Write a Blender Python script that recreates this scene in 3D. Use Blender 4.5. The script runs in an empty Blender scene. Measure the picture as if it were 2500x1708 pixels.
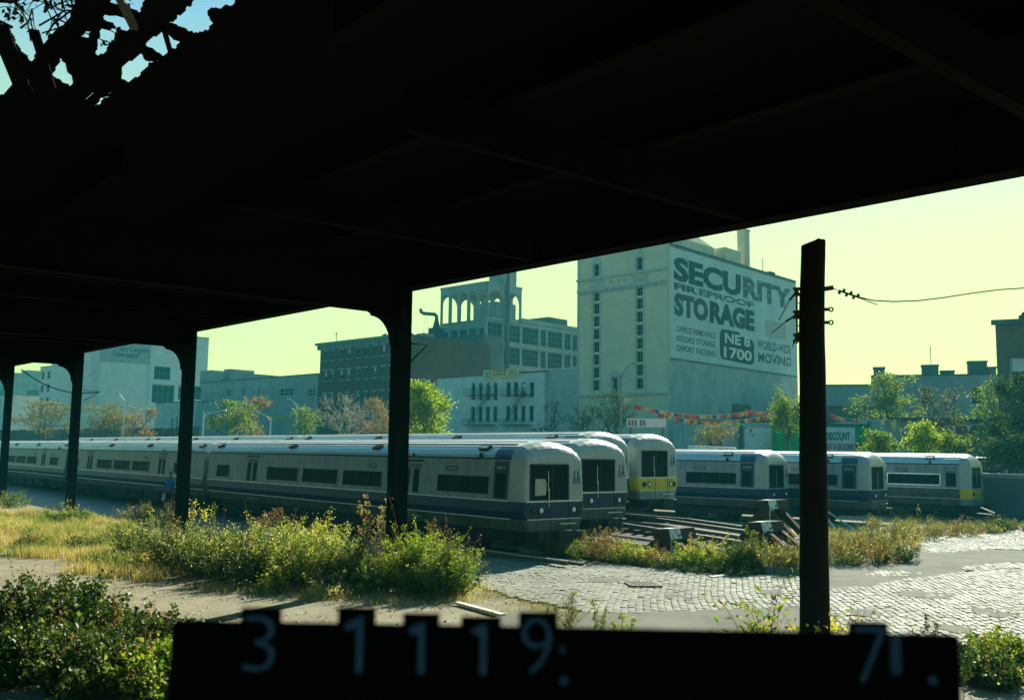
import bpy, math, random
import numpy as np
from mathutils import Vector, Matrix

random.seed(7)
RNG = np.random.default_rng(7)
PI = math.pi
R = math.radians
scene = bpy.context.scene
COL = scene.collection

# ------------------------------------------------------------------ camera
EYE = 3.65                                   # metres above the yard
FPX = 2320.0                                 # focal length in pixels of the 2500 px wide photograph
cam_data = bpy.data.cameras.new('camera')
cam = bpy.data.objects.new('camera', cam_data)
COL.objects.link(cam)
cam_data.sensor_width = 36.0
cam_data.lens = 36.0 * FPX / 2500.0
cam_data.clip_start = 0.05
cam_data.clip_end = 6000.0
cam_data.dof.use_dof = True
cam_data.dof.focus_distance = 38.0
cam_data.dof.aperture_fstop = 2.8
PITCH, ROLL = math.atan(251 / FPX), 0.0135
CAMROT = Matrix.Rotation(PI / 2 + PITCH, 3, 'X') @ Matrix.Rotation(ROLL, 3, 'Z')
cam.matrix_world = Matrix.Translation((0, 0, EYE)) @ CAMROT.to_4x4()
scene.camera = cam

# ------------------------------------------------------------------ sky and sun
SUN_AZ, SUN_EL = R(27), R(31)                # azimuth clockwise from the view axis (+Y)
world = bpy.data.worlds.new('World')
scene.world = world
world.use_nodes = True
wn, wl = world.node_tree.nodes, world.node_tree.links
wn.clear()
w_out = wn.new('ShaderNodeOutputWorld')
w_bg = wn.new('ShaderNodeBackground')
w_bg.inputs['Strength'].default_value = 0.045
sky = wn.new('ShaderNodeTexSky')
sky.sky_type = 'NISHITA'
sky.sun_disc = False
sky.sun_elevation = SUN_EL
sky.sun_rotation = SUN_AZ
sky.air_density = 1.0
sky.dust_density = 0.6
sky.ozone_density = 1.0
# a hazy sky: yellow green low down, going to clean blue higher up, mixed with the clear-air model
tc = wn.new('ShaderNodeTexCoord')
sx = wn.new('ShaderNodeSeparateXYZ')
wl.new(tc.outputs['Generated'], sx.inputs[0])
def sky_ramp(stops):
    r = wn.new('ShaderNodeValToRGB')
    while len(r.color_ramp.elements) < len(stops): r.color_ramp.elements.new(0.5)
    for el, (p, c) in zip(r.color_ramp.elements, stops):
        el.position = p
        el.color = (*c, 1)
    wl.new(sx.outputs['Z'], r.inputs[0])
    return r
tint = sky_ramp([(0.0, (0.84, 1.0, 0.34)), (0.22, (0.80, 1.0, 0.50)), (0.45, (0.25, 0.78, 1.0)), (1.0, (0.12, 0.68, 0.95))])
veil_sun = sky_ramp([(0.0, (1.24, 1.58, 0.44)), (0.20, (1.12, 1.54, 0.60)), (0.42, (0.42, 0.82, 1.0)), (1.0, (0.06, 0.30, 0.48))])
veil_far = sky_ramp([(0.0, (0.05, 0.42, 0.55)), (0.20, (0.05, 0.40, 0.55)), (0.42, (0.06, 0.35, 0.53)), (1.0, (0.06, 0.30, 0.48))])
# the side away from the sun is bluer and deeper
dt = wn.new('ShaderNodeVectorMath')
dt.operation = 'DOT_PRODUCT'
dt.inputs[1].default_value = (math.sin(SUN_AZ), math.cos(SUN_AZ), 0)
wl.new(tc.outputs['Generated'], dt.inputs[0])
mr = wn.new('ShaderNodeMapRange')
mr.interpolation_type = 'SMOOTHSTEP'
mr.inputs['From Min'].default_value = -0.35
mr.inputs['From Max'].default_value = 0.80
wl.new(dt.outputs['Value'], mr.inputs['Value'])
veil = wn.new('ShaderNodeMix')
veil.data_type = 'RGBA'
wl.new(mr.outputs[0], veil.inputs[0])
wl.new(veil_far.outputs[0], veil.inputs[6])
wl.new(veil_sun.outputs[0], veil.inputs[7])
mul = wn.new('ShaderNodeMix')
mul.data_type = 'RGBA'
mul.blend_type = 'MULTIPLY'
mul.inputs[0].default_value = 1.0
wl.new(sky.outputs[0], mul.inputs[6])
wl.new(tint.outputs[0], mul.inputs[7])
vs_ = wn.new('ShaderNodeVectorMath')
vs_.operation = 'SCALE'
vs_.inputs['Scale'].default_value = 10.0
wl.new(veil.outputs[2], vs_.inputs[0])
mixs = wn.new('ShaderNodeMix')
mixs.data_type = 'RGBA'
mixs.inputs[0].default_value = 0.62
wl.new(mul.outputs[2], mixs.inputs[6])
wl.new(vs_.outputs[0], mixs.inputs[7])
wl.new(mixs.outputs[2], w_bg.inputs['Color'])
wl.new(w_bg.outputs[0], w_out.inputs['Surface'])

sun_data = bpy.data.lights.new('sun', 'SUN')
sun_data.energy = 5.0
sun_data.angle = R(0.5)
sun_data.color = (1.0, 0.97, 0.80)
sun = bpy.data.objects.new('sun', sun_data)
COL.objects.link(sun)
sun.rotation_euler = Vector((math.sin(SUN_AZ) * math.cos(SUN_EL), math.cos(SUN_AZ) * math.cos(SUN_EL), math.sin(SUN_EL))).to_track_quat('Z', 'Y').to_euler()
sun.location = (20, 20, 60)

scene.view_settings.view_transform = 'Standard'
scene.view_settings.look = 'None'
scene.view_settings.exposure = 1.2
scene.view_settings.gamma = 1.0
scene.view_settings.use_curve_mapping = False
scene.cycles.max_bounces = 6
scene.cycles.diffuse_bounces = 3
scene.cycles.glossy_bounces = 3
scene.cycles.transmission_bounces = 4
scene.cycles.volume_bounces = 0
scene.cycles.transparent_max_bounces = 8
scene.cycles.use_denoising = True
scene.cycles.sample_clamp_indirect = 4.0

# ------------------------------------------------------------------ where a pixel of the photograph lies in the place
def ray(px, py):
    return (CAMROT @ Vector(((px - 1250) / FPX, -(py - 854) / FPX, -1.0)))
def at(px, py, Y):
    d = ray(px, py)
    k = Y / d.y
    return Vector((d.x * k, Y, EYE + d.z * k))
def gp(px, py, z=0.0):
    d = ray(px, py)
    k = (z - EYE) / d.z
    return Vector((d.x * k, d.y * k, z))
def hz(px, py, Y):
    return at(px, py, Y).z

# ------------------------------------------------------------------ object helpers
def tag(o, label=None, cat=None, group=None, kind=None):
    if label: o['label'] = label
    if cat: o['category'] = cat
    if group: o['group'] = group
    if kind: o['kind'] = kind
    return o
def thing(name, label, cat, loc=(0, 0, 0), rz=0.0, group=None):
    o = bpy.data.objects.new(name, None)
    COL.objects.link(o)
    o.location = loc
    o.rotation_euler = (0, 0, rz)
    o.empty_display_size = 0.3
    return tag(o, label, cat, group)
def link(name, mesh, parent=None, loc=None, rot=None):
    o = bpy.data.objects.new(name, mesh)
    COL.objects.link(o)
    if parent is not None: o.parent = parent
    if loc is not None: o.location = loc
    if rot is not None: o.rotation_euler = rot
    return o
def copy_tree(o, parent=None):
    c = o.copy()
    COL.objects.link(c)
    c.parent = parent
    for ch in list(KIDS.get(o.name, [])) or [x for x in o.children]:
        copy_tree(ch, c)
    return c
KIDS = {}

class MB:
    """collects faces for one mesh"""
    def __init__(s):
        s.v, s.f, s.m = [], [], []
        s.cur = 0
    def add(s, vs, fs):
        k = len(s.v)
        s.v += [tuple(p) for p in vs]
        s.f += [tuple(i + k for i in f) for f in fs]
        s.m += [s.cur] * len(fs)
        return s
    def quad(s, a, b, c, d): return s.add((a, b, c, d), ((0, 1, 2, 3),))
    def poly(s, pts): return s.add(pts, (tuple(range(len(pts))),))
    def box(s, x0, x1, y0, y1, z0, z1):
        return s.add(((x0, y0, z0), (x1, y0, z0), (x1, y1, z0), (x0, y1, z0), (x0, y0, z1), (x1, y0, z1), (x1, y1, z1), (x0, y1, z1)),
                     ((3, 2, 1, 0), (4, 5, 6, 7), (0, 1, 5, 4), (1, 2, 6, 5), (2, 3, 7, 6), (3, 0, 4, 7)))
    def obox(s, c, ax, ay, az):
        c, ax, ay, az = map(Vector, (c, ax, ay, az))
        vs = [c + i * ax + j * ay + k * az for k in (-1, 1) for j in (-1, 1) for i in (-1, 1)]
        return s.add(vs, ((0, 2, 3, 1), (4, 5, 7, 6), (0, 1, 5, 4), (1, 3, 7, 5), (3, 2, 6, 7), (2, 0, 4, 6)))
    def beam(s, p, q, w, h, up=(0, 0, 1)):
        p, q = Vector(p), Vector(q)
        d = (q - p).normalized()
        side = d.cross(Vector(up))
        if side.length < 1e-4: side = d.cross(Vector((1, 0, 0)))
        side.normalize()
        u = side.cross(d).normalized()
        return s.obox((p + q) / 2, (q - p) / 2, side * w / 2, u * h / 2)
    def tube(s, pts, rad, n=8, caps=True):
        pts = [Vector(p) for p in pts]
        if not hasattr(rad, '__len__'): rad = [rad] * len(pts)
        vs, fs = [], []
        ref = None
        for i, p in enumerate(pts):
            d = (pts[min(i + 1, len(pts) - 1)] - pts[max(i - 1, 0)]).normalized()
            if ref is None:
                ref = d.cross(Vector((0, 0, 1)))
                if ref.length < 0.05: ref = d.cross(Vector((1, 0, 0)))
            a = (ref - d * ref.dot(d)).normalized()
            ref = a
            b = d.cross(a)
            for k in range(n):
                t = 2 * PI * k / n
                vs.append(p + (a * math.cos(t) + b * math.sin(t)) * rad[i])
        for i in range(len(pts) - 1):
            for k in range(n):
                k2 = (k + 1) % n
                fs.append((i * n + k, i * n + k2, (i + 1) * n + k2, (i + 1) * n + k))
        if caps:
            fs.append(tuple(reversed(range(n))))
            fs.append(tuple(range((len(pts) - 1) * n, len(pts) * n)))
        return s.add(vs, fs)
    def lathe(s, c, prof, n=12, axis='Z'):
        vs, fs = [], []
        for (r, z) in prof:
            for k in range(n):
                t = 2 * PI * k / n
                p = (r * math.cos(t), r * math.sin(t), z)
                if axis == 'X': p = (p[2], p[0], p[1])
                if axis == 'Y': p = (p[0], p[2], p[1])
                vs.append((c[0] + p[0], c[1] + p[1], c[2] + p[2]))
        for i in range(len(prof) - 1):
            for k in range(n):
                k2 = (k + 1) % n
                fs.append((i * n + k, i * n + k2, (i + 1) * n + k2, (i + 1) * n + k))
        fs.append(tuple(reversed(range(n))))
        fs.append(tuple(range((len(prof) - 1) * n, len(prof) * n)))
        return s.add(vs, fs)
    def slab(s, pts, z0, z1):
        """an upright prism on a flat outline"""
        n = len(pts)
        vs = [(p[0], p[1], z0) for p in pts] + [(p[0], p[1], z1) for p in pts]
        fs = [tuple(reversed(range(n))), tuple(range(n, 2 * n))] + [(i, (i + 1) % n, n + (i + 1) % n, n + i) for i in range(n)]
        return s.add(vs, fs)
    def plate(s, pts, y0, y1):
        """a prism on an outline in x, z, thick along y"""
        n = len(pts)
        vs = [(p[0], y0, p[1]) for p in pts] + [(p[0], y1, p[1]) for p in pts]
        fs = [tuple(range(n)), tuple(reversed(range(n, 2 * n)))] + [(i, n + i, n + (i + 1) % n, (i + 1) % n) for i in range(n)]
        return s.add(vs, fs)
    def mesh(s, name, mats=None, smooth=False):
        me = bpy.data.meshes.new(name)
        me.from_pydata(s.v, [], s.f)
        if mats is not None:
            for m in (mats if isinstance(mats, (list, tuple)) else [mats]): me.materials.append(m)
            if isinstance(mats, (list, tuple)) and len(mats) > 1: me.polygons.foreach_set('material_index', s.m)
        if smooth: me.polygons.foreach_set('use_smooth', [True] * len(me.polygons))
        me.update()
        return me
    def build(s, name, mats=None, parent=None, smooth=False, loc=None, rot=None):
        o = link(name, s.mesh(name, mats, smooth), parent, loc, rot)
        return o
def autosmooth(o, ang=35):
    me = o.data
    me.polygons.foreach_set('use_smooth', [True] * len(me.polygons))
    try: me.set_sharp_from_angle(angle=R(ang))
    except Exception: pass
    return o

# ------------------------------------------------------------------ materials
MATS = {}
def pm(name, c1, c2=None, scale=3.0, rough=0.8, metal=0.0, bump=0.0, bscale=None, spec=0.3, lo=0.35, hi=0.65, detail=5.0, stretch=None, dist=0.02, world=False):
    """a surface of two tones mottled by noise, with fine relief"""
    if name in MATS: return MATS[name]
    m = bpy.data.materials.new(name)
    m.use_nodes = True
    n, l = m.node_tree.nodes, m.node_tree.links
    b = n['Principled BSDF']
    b.inputs['Roughness'].default_value = rough
    b.inputs['Metallic'].default_value = metal
    b.inputs['Specular IOR Level'].default_value = spec
    c2 = c2 or tuple(x * 0.8 for x in c1)
    co = n.new('ShaderNodeTexCoord')
    vec = co.outputs['Object']
    if world: vec = n.new('ShaderNodeNewGeometry').outputs['Position']
    if stretch:
        mp = n.new('ShaderNodeMapping')
        mp.inputs['Scale'].default_value = stretch
        l.new(vec, mp.inputs[0]); vec = mp.outputs[0]
    no = n.new('ShaderNodeTexNoise')
    no.inputs['Scale'].default_value = scale
    no.inputs['Detail'].default_value = detail
    no.inputs['Roughness'].default_value = 0.65
    l.new(vec, no.inputs['Vector'])
    cr = n.new('ShaderNodeValToRGB')
    cr.color_ramp.elements[0].position = lo
    cr.color_ramp.elements[0].color = (*c1, 1)
    cr.color_ramp.elements[1].position = hi
    cr.color_ramp.elements[1].color = (*c2, 1)
    l.new(no.outputs['Fac'], cr.inputs[0])
    l.new(cr.outputs[0], b.inputs['Base Color'])
    if bump:
        nb = n.new('ShaderNodeTexNoise')
        nb.inputs['Scale'].default_value = bscale or scale * 6
        nb.inputs['Detail'].default_value = 6
        l.new(co.outputs['Object'], nb.inputs['Vector'])
        bp = n.new('ShaderNodeBump')
        bp.inputs['Strength'].default_value = bump
        bp.inputs['Distance'].default_value = dist
        l.new(nb.outputs['Fac'], bp.inputs['Height'])
        l.new(bp.outputs[0], b.inputs['Normal'])
    MATS[name] = m
    return m
def leafmat(name, cols, trans=0.4, rough=0.6):
    """leaves of several hues, one hue to a leaf, letting some light through"""
    if name in MATS: return MATS[name]
    m = bpy.data.materials.new(name)
    m.use_nodes = True
    n, l = m.node_tree.nodes, m.node_tree.links
    n.clear()
    out = n.new('ShaderNodeOutputMaterial')
    geo = n.new('ShaderNodeNewGeometry')
    cr = n.new('ShaderNodeValToRGB')
    cr.color_ramp.interpolation = 'LINEAR'
    while len(cr.color_ramp.elements) < len(cols): cr.color_ramp.elements.new(0.5)
    for i, c in enumerate(cols):
        cr.color_ramp.elements[i].position = i / max(1, len(cols) - 1)
        cr.color_ramp.elements[i].color = (*c, 1)
    l.new(geo.outputs['Random Per Island'], cr.inputs[0])
    d = n.new('ShaderNodeBsdfDiffuse')
    t = n.new('ShaderNodeBsdfTranslucent')
    g = n.new('ShaderNodeBsdfGlossy')
    g.inputs['Roughness'].default_value = 0.45
    mx = n.new('ShaderNodeMixShader')
    mx.inputs[0].default_value = trans
    l.new(cr.outputs[0], d.inputs['Color'])
    br = n.new('ShaderNodeMix'); br.data_type = 'RGBA'; br.blend_type = 'MULTIPLY'; br.inputs[0].default_value = 1.0
    br.inputs[7].default_value = (1.9, 1.8, 0.75, 1)
    l.new(cr.outputs[0], br.inputs[6])
    l.new(br.outputs[2], t.inputs['Color'])
    l.new(d.outputs[0], mx.inputs[1]); l.new(t.outputs[0], mx.inputs[2])
    mg = n.new('ShaderNodeMixShader'); mg.inputs[0].default_value = 0.04
    l.new(mx.outputs[0], mg.inputs[1]); l.new(g.outputs[0], mg.inputs[2])
    l.new(mg.outputs[0], out.inputs['Surface'])
    MATS[name] = m
    return m
def paintmat(name, paint, under, scale=1.2, cover=0.5, soft=0.06, rough=0.85):
    """old wall paint, flaked away in patches down to the coat below"""
    if name in MATS: return MATS[name]
    m = pm(name, paint, under, scale=scale, rough=rough, lo=cover - soft, hi=cover + soft, detail=9.0, bump=0.1)
    return m
def glassmat(name, c=(0.006, 0.007, 0.008), rough=0.5, spec=0.03):
    return pm(name, c, tuple(x * 1.8 for x in c), scale=1.5, rough=rough, spec=spec)

# ------------------------------------------------------------------ lettering
def text_mesh(s, mat, width=None, height=None, depth=0.02, bold=0.0, spacing=1.0):
    cu = bpy.data.curves.new('lettering', 'FONT')
    cu.body = s
    cu.offset = bold
    cu.extrude = 0.01
    cu.resolution_u = 3
    cu.space_character = spacing
    o = bpy.data.objects.new('lettering', cu)
    COL.objects.link(o)
    dg = bpy.context.evaluated_depsgraph_get()
    dg.update()
    me = bpy.data.meshes.new_from_object(o.evaluated_get(dg))
    bpy.data.objects.remove(o)
    n = len(me.vertices)
    a = np.empty(n * 3, np.float32)
    me.vertices.foreach_get('co', a)
    a = a.reshape(-1, 3)
    lo, hi = a.min(0), a.max(0)
    w, h = hi[0] - lo[0], hi[1] - lo[1]
    ky = (height / h) if height else None
    kx = (width / w) if width else ky
    if ky is None: ky = kx
    x, y, z = (a[:, 0] - lo[0]) * kx, (a[:, 1] - lo[1]) * ky, (a[:, 2] - lo[2]) / max(1e-6, hi[2] - lo[2]) * depth
    b = np.stack([x, -z, y], 1).astype(np.float32)          # stands in x, z and faces -y
    me.vertices.foreach_set('co', b.ravel())
    me.materials.clear()
    me.materials.append(mat)
    me.update()
    return me
def lettering(s, mat, parent, loc, rz=0.0, **kw):
    return link('lettering', text_mesh(s, mat, **kw), parent, loc, (0, 0, rz))

# ------------------------------------------------------------------ plants
def fast_mesh(name, V, F, mat, smooth=False):
    """V (n,3), F (m,k) arrays"""
    me = bpy.data.meshes.new(name)
    k = F.shape[1]
    me.vertices.add(len(V)); me.loops.add(F.size); me.polygons.add(len(F))
    me.vertices.foreach_set('co', np.ascontiguousarray(V, np.float32).ravel())
    me.loops.foreach_set('vertex_index', np.ascontiguousarray(F, np.int32).ravel())
    me.polygons.foreach_set('loop_start', np.arange(0, F.size, k, dtype=np.int32))
    try: me.polygons.foreach_set('loop_total', np.full(len(F), k, np.int32))
    except Exception: pass
    me.update(calc_edges=True)
    if mat is not None: me.materials.append(mat)
    return me
def unit(a): return a / np.maximum(1e-9, np.linalg.norm(a, axis=1, keepdims=True))
def leaves(name, P, D, S, mat, parent=None, aspect=0.5, fold=0.18):
    """one folded four-cornered leaf at each point"""
    n = len(P)
    D = unit(D)
    rnd = unit(RNG.normal(size=(n, 3)))
    side = unit(np.cross(D, rnd))
    nrm = np.cross(D, side)
    S = S[:, None]
    V = np.empty((n, 4, 3))
    V[:, 0] = P
    V[:, 1] = P + D * S * 0.5 + side * S * aspect * 0.5 + nrm * S * fold
    V[:, 2] = P + D * S
    V[:, 3] = P + D * S * 0.5 - side * S * aspect * 0.5 + nrm * S * fold
    i = np.arange(n)[:, None] * 4
    F = np.concatenate([i + np.array([[0, 1, 2]]), i + np.array([[0, 2, 3]])], 0)
    return tag(link(name, fast_mesh(name, V.reshape(-1, 3), F, mat), parent), kind='stuff')
def strands_mesh(name, A, r0, r1, mat, sides=3):
    """A (n,k,3) polylines grown to thin tapering stalks"""
    n, k, _ = A.shape
    d = np.empty_like(A)
    d[:, 1:-1] = A[:, 2:] - A[:, :-2]; d[:, 0] = A[:, 1] - A[:, 0]; d[:, -1] = A[:, -1] - A[:, -2]
    d /= np.maximum(1e-9, np.linalg.norm(d, axis=2, keepdims=True))
    ref = np.zeros_like(d); ref[..., 0] = 0.31; ref[..., 1] = 0.95
    a = np.cross(d, ref); a /= np.maximum(1e-9, np.linalg.norm(a, axis=2, keepdims=True))
    b = np.cross(d, a)
    r0 = np.broadcast_to(np.asarray(r0, float), (n,)); r1 = np.broadcast_to(np.asarray(r1, float), (n,))
    t = np.linspace(0, 1, k)[None, :]
    rad = (r0[:, None] * (1 - t) + r1[:, None] * t)[..., None]
    V = np.empty((n, k, sides, 3))
    for s in range(sides):
        w = 2 * PI * s / sides
        V[:, :, s] = A + (a * math.cos(w) + b * math.sin(w)) * rad
    base = (np.arange(n) * k * sides)[:, None, None, None]
    kk = (np.arange(k - 1) * sides)[None, :, None, None]
    s = np.arange(sides)
    q = np.stack([s, (s + 1) % sides, (s + 1) % sides + sides, s + sides], 1)[None, None]
    F = (base + kk + q).reshape(-1, 4)
    return fast_mesh(name, V.reshape(-1, 3), F, mat)
def strands(name, A, r0, r1, mat, parent=None, sides=3):
    return tag(link(name, strands_mesh(name, A, r0, r1, mat, sides), parent), kind='stuff')
def blades(name, P, H, W, mat, parent=None, lean=0.35):
    """grass blades: bent ribbons of two quads narrowing to a tip"""
    n = len(P)
    az = RNG.uniform(0, 2 * PI, n)
    side = np.stack([np.cos(az), np.sin(az), np.zeros(n)], 1)
    ln = np.stack([-np.sin(az), np.cos(az), np.zeros(n)], 1) * (RNG.normal(0, lean, n) * H)[:, None]
    up = np.zeros((n, 3)); up[:, 2] = 1
    V = np.empty((n, 5, 3))
    w = (W / 2)[:, None] * side
    V[:, 0] = P - w; V[:, 1] = P + w
    m = P + up * (H * 0.6)[:, None] + ln * 0.35
    V[:, 2] = m + w * 0.7; V[:, 3] = m - w * 0.7
    V[:, 4] = P + up * H[:, None] * 0.97 + ln
    i = np.arange(n)[:, None] * 5
    F = np.concatenate([i + np.array([[0, 1, 2]]), i + np.array([[0, 2, 3]]), i + np.array([[3, 2, 4]])], 0)
    return link(name, fast_mesh(name, V.reshape(-1, 3), F, mat), parent)

def proj(P):
    l = CAMROT.transposed() @ (Vector(P) - Vector((0, 0, EYE)))
    if l.z > -0.01: return (-9999, -9999)
    return (1250 + FPX * l.x / -l.z, 854 - FPX * l.y / -l.z)
def inpoly(x, y, poly):
    c = False
    j = len(poly) - 1
    for i in range(len(poly)):
        xi, yi = poly[i]; xj, yj = poly[j]
        if (yi > y) != (yj > y) and x < (xj - xi) * (y - yi) / (yj - yi) + xi: c = not c
        j = i
    return c

# ------------------------------------------------------------------ surfaces
M_dirt = pm('packed_dirt', (0.31, 0.285, 0.195), (0.18, 0.165, 0.12), scale=0.9, rough=0.97, spec=0.1, bump=0.6, bscale=22, lo=0.3, hi=0.7, detail=10)
M_asphalt = pm('old_asphalt', (0.115, 0.115, 0.095), (0.19, 0.185, 0.15), scale=0.7, rough=0.95, bump=0.3, bscale=45, spec=0.08, detail=9)
M_road = pm('road_asphalt', (0.10, 0.105, 0.115), (0.17, 0.175, 0.18), scale=0.8, rough=0.55, bump=0.25, bscale=40, spec=0.5, detail=9)
M_mortar = pm('cobble_joint', (0.19, 0.185, 0.14), (0.13, 0.125, 0.095), scale=3, rough=0.95)
M_cobble = [pm('cobblestone_%s' % k, c, tuple(x * 0.55 for x in c), scale=0.55, rough=r, bump=0.35, bscale=40, spec=0.06, detail=10, world=True, lo=.38, hi=.72) for k, c, r in
            (('pale', (0.27, 0.27, 0.215), 0.68), ('grey', (0.23, 0.23, 0.185), 0.7), ('tan', (0.25, 0.24, 0.18), 0.72), ('blue', (0.225, 0.235, 0.205), 0.62))]
M_ballast = pm('ballast', (0.10, 0.09, 0.075), (0.05, 0.045, 0.04), scale=5, rough=0.95, bump=0.8, bscale=26)
M_conc = pm('grey_concrete', (0.32, 0.31, 0.28), (0.20, 0.20, 0.18), scale=1.1, rough=0.9, bump=0.2)
M_street = pm('street_asphalt', (0.08, 0.08, 0.085), (0.12, 0.12, 0.12), scale=0.3, rough=0.85)
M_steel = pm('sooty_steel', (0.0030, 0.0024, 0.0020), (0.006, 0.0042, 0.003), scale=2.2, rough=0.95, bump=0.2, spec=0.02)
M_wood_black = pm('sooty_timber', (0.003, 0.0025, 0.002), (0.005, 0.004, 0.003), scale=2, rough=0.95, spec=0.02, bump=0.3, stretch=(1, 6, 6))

# ------------------------------------------------------------------ ground
g = MB()
g.quad((-335, -65, 0), (255, -65, 0), (255, 335, 0), (-335, 335, 0))
ground = tag(g.build('ground', M_dirt), kind='structure')
# the bank the photographer stands on
g = MB()
for i in range(24):
    x0, x1 = -18 + i * 1.5, -16.5 + i * 1.5
    prof = [(-12, 2.05), (2.6, 2.05), (3.4, 1.9), (5.2, 1.2), (7.2, 0.45), (9.0, 0.01)]
    for (y0, z0), (y1, z1) in zip(prof, prof[1:]): g.quad((x0, y0, z0), (x1, y0, z0), (x1, y1, z1), (x0, y1, z1))
tag(g.build('embankment', M_dirt, smooth=True), kind='structure')

def sheet(name, px, mat, z=0.004, thick=0.0, jitter=0.0):
    P = [gp(x, y) for x, y in px]
    if jitter:
        Q = []
        for a, b in zip(P, P[1:] + P[:1]):
            n = max(1, int((b - a).length / 0.35))
            for k in range(n):
                q = a.lerp(b, k / n)
                Q.append(q + Vector((random.gauss(0, jitter), random.gauss(0, jitter), 0)))
        P = Q
    m = MB()
    if thick: m.slab([(p.x, p.y) for p in P], z, z + thick)
    else: m.poly([(p.x, p.y, z) for p in P])
    return tag(m.build(name, mat), kind='structure')

# shaded roadway between the weeds and the first train
sheet('roadway', [(-400, 1168), (0, 1186), (600, 1250), (1000, 1310), (1230, 1336), (1160, 1376), (1000, 1370), (820, 1345), (480, 1292), (150, 1238), (-300, 1215)], M_road, 0.004)
COB = [
    [(1140, 1368), (1285, 1350), (1400, 1366), (1560, 1388), (1760, 1404), (1960, 1410), (2012, 1446), (2012, 1484), (1800, 1493), (1620, 1498), (1480, 1503), (1330, 1474), (1170, 1428)],
    [(2012, 1447), (2064, 1442), (2160, 1434), (2210, 1420), (2250, 1416), (2330, 1406), (2370, 1396), (2800, 1380), (2800, 1560), (2620, 1566), (2440, 1570), (2344, 1576), (2250, 1610), (2012, 1620)],
    [(2110, 1408), (2172, 1396), (2265, 1402), (2215, 1411)],
    [(2205, 1318), (2240, 1304), (2300, 1297), (2420, 1291), (2800, 1276), (2800, 1345), (2400, 1342), (2250, 1352)],
    [(2345, 1388), (2430, 1377), (2800, 1366), (2800, 1380), (2530, 1390), (2370, 1394)],
]
bed = None
m = MB()
for poly in COB: m.poly([(gp(x, y).x, gp(x, y).y, 0.036) for x, y in poly])
paving = tag(m.build('cobbled_paving', M_mortar), kind='structure')
# asphalt laid over part of the cobbles
sheet('asphalt_apron', [(1250, 1496), (1480, 1500), (1620, 1496), (1800, 1491), (2012, 1483), (2012, 1620), (1900, 1690), (1100, 1690), (1150, 1540)], M_asphalt, 0.002, 0.048, 0.03)
sheet('asphalt_patch', [(1960, 1413), (2040, 1372), (2200, 1352), (2400, 1343), (2530, 1346), (2800, 1347), (2800, 1366), (2530, 1374), (2430, 1379), (2360, 1395), (2330, 1408), (2250, 1418), (2205, 1422), (2150, 1436), (2064, 1444), (2010, 1447)], M_asphalt, 0.002, 0.046, 0.04)

for px, py, r in ((1650, 1462, .5), (1475, 1420, .6), (2110, 1500, .55), (2260, 1455, .8), (2420, 1500, .6), (1880, 1450, .45), (2330, 1540, .5)):
    c = gp(px, py)
    pts_ = [(c.x + r * random.uniform(.5, 1.1) * math.cos(2 * PI * k / 14), c.y + r * 1.3 * random.uniform(.5, 1.1) * math.sin(2 * PI * k / 14)) for k in range(14)]
    m = MB(); m.slab(pts_, 0.04, 0.0585)
    tag(m.build('tar_patch', pm('tar_patch', (0.10, 0.10, 0.085), (0.15, 0.145, 0.12), scale=4, rough=.9, spec=.1, bump=.3)), kind='structure')
# stones: courses run towards the photographer
cd = Vector((-0.18, -0.984, 0)).normalized()
cp = Vector((0.984, -0.18, 0)).normalized()
def stone_mesh(k):
    r = random.Random(k)
    m = MB()
    w, l, h, b = 0.080, 0.15, 0.052, 0.013
    tz = [h + r.uniform(-0.003, 0.004) for _ in range(4)]
    v = [(-w, -l, -0.02), (w, -l, -0.02), (w, l, -0.02), (-w, l, -0.02)]
    v += [(-w, -l, h * 0.72), (w, -l, h * 0.72), (w, l, h * 0.72), (-w, l, h * 0.72)]
    v += [(-w + b, -l + b, tz[0]), (w - b, -l + b, tz[1]), (w - b, l - b, tz[2]), (-w + b, l - b, tz[3]), (r.uniform(-.02, .02), r.uniform(-.03, .03), h + 0.004)]
    f = [(0, 1, 5, 4), (1, 2, 6, 5), (2, 3, 7, 6), (3, 0, 4, 7), (4, 5, 9, 8), (5, 6, 10, 9), (6, 7, 11, 10), (7, 4, 8, 11), (8, 9, 12), (9, 10, 12), (10, 11, 12), (11, 8, 12)]
    m.add(v, f)
    return m
stone_kinds = [stone_mesh(k) for k in range(8)]
stone_me = [[sm.mesh('cobblestone', mt, False) for mt in M_cobble] for sm in stone_kinds]
spots = []
for poly in COB:
    W = [gp(x, y) for x, y in poly]
    A = [p.dot(cp) for p in W]; B = [p.dot(cd) for p in W]
    wl2 = [(a, b) for a, b in zip(A, B)]
    a = math.floor(min(A) / 0.172) * 0.172
    row = 0
    while a < max(A):
        b = min(B) - random.uniform(0, 0.3)
        while b < max(B):
            l = random.uniform(0.26, 0.40)
            if inpoly(a, b + l / 2, wl2) and random.random() > .012:
                w = a + 0.30 * math.sin(b * 0.30 + a * 0.12) + 0.03 * math.sin(b * 1.1 + a) + random.gauss(0, 0.007)
                spots.append((cp * w + cd * (b + l / 2), l))
            b += l + 0.012
        a += 0.172
        row += 1
vis = []
for i, (p, l) in enumerate(spots):
    px, py = proj(p)
    seen = 0 < px < 2500 and (py < 1515 or px > 2350) and not (1945 < px < 2030)
    vis.append((p.length if seen else 1e9, i))
vis.sort()
near = set(i for d, i in vis[:300])
rest_v = [[], [], [], []]
rest_f = [[], [], [], []]
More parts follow.
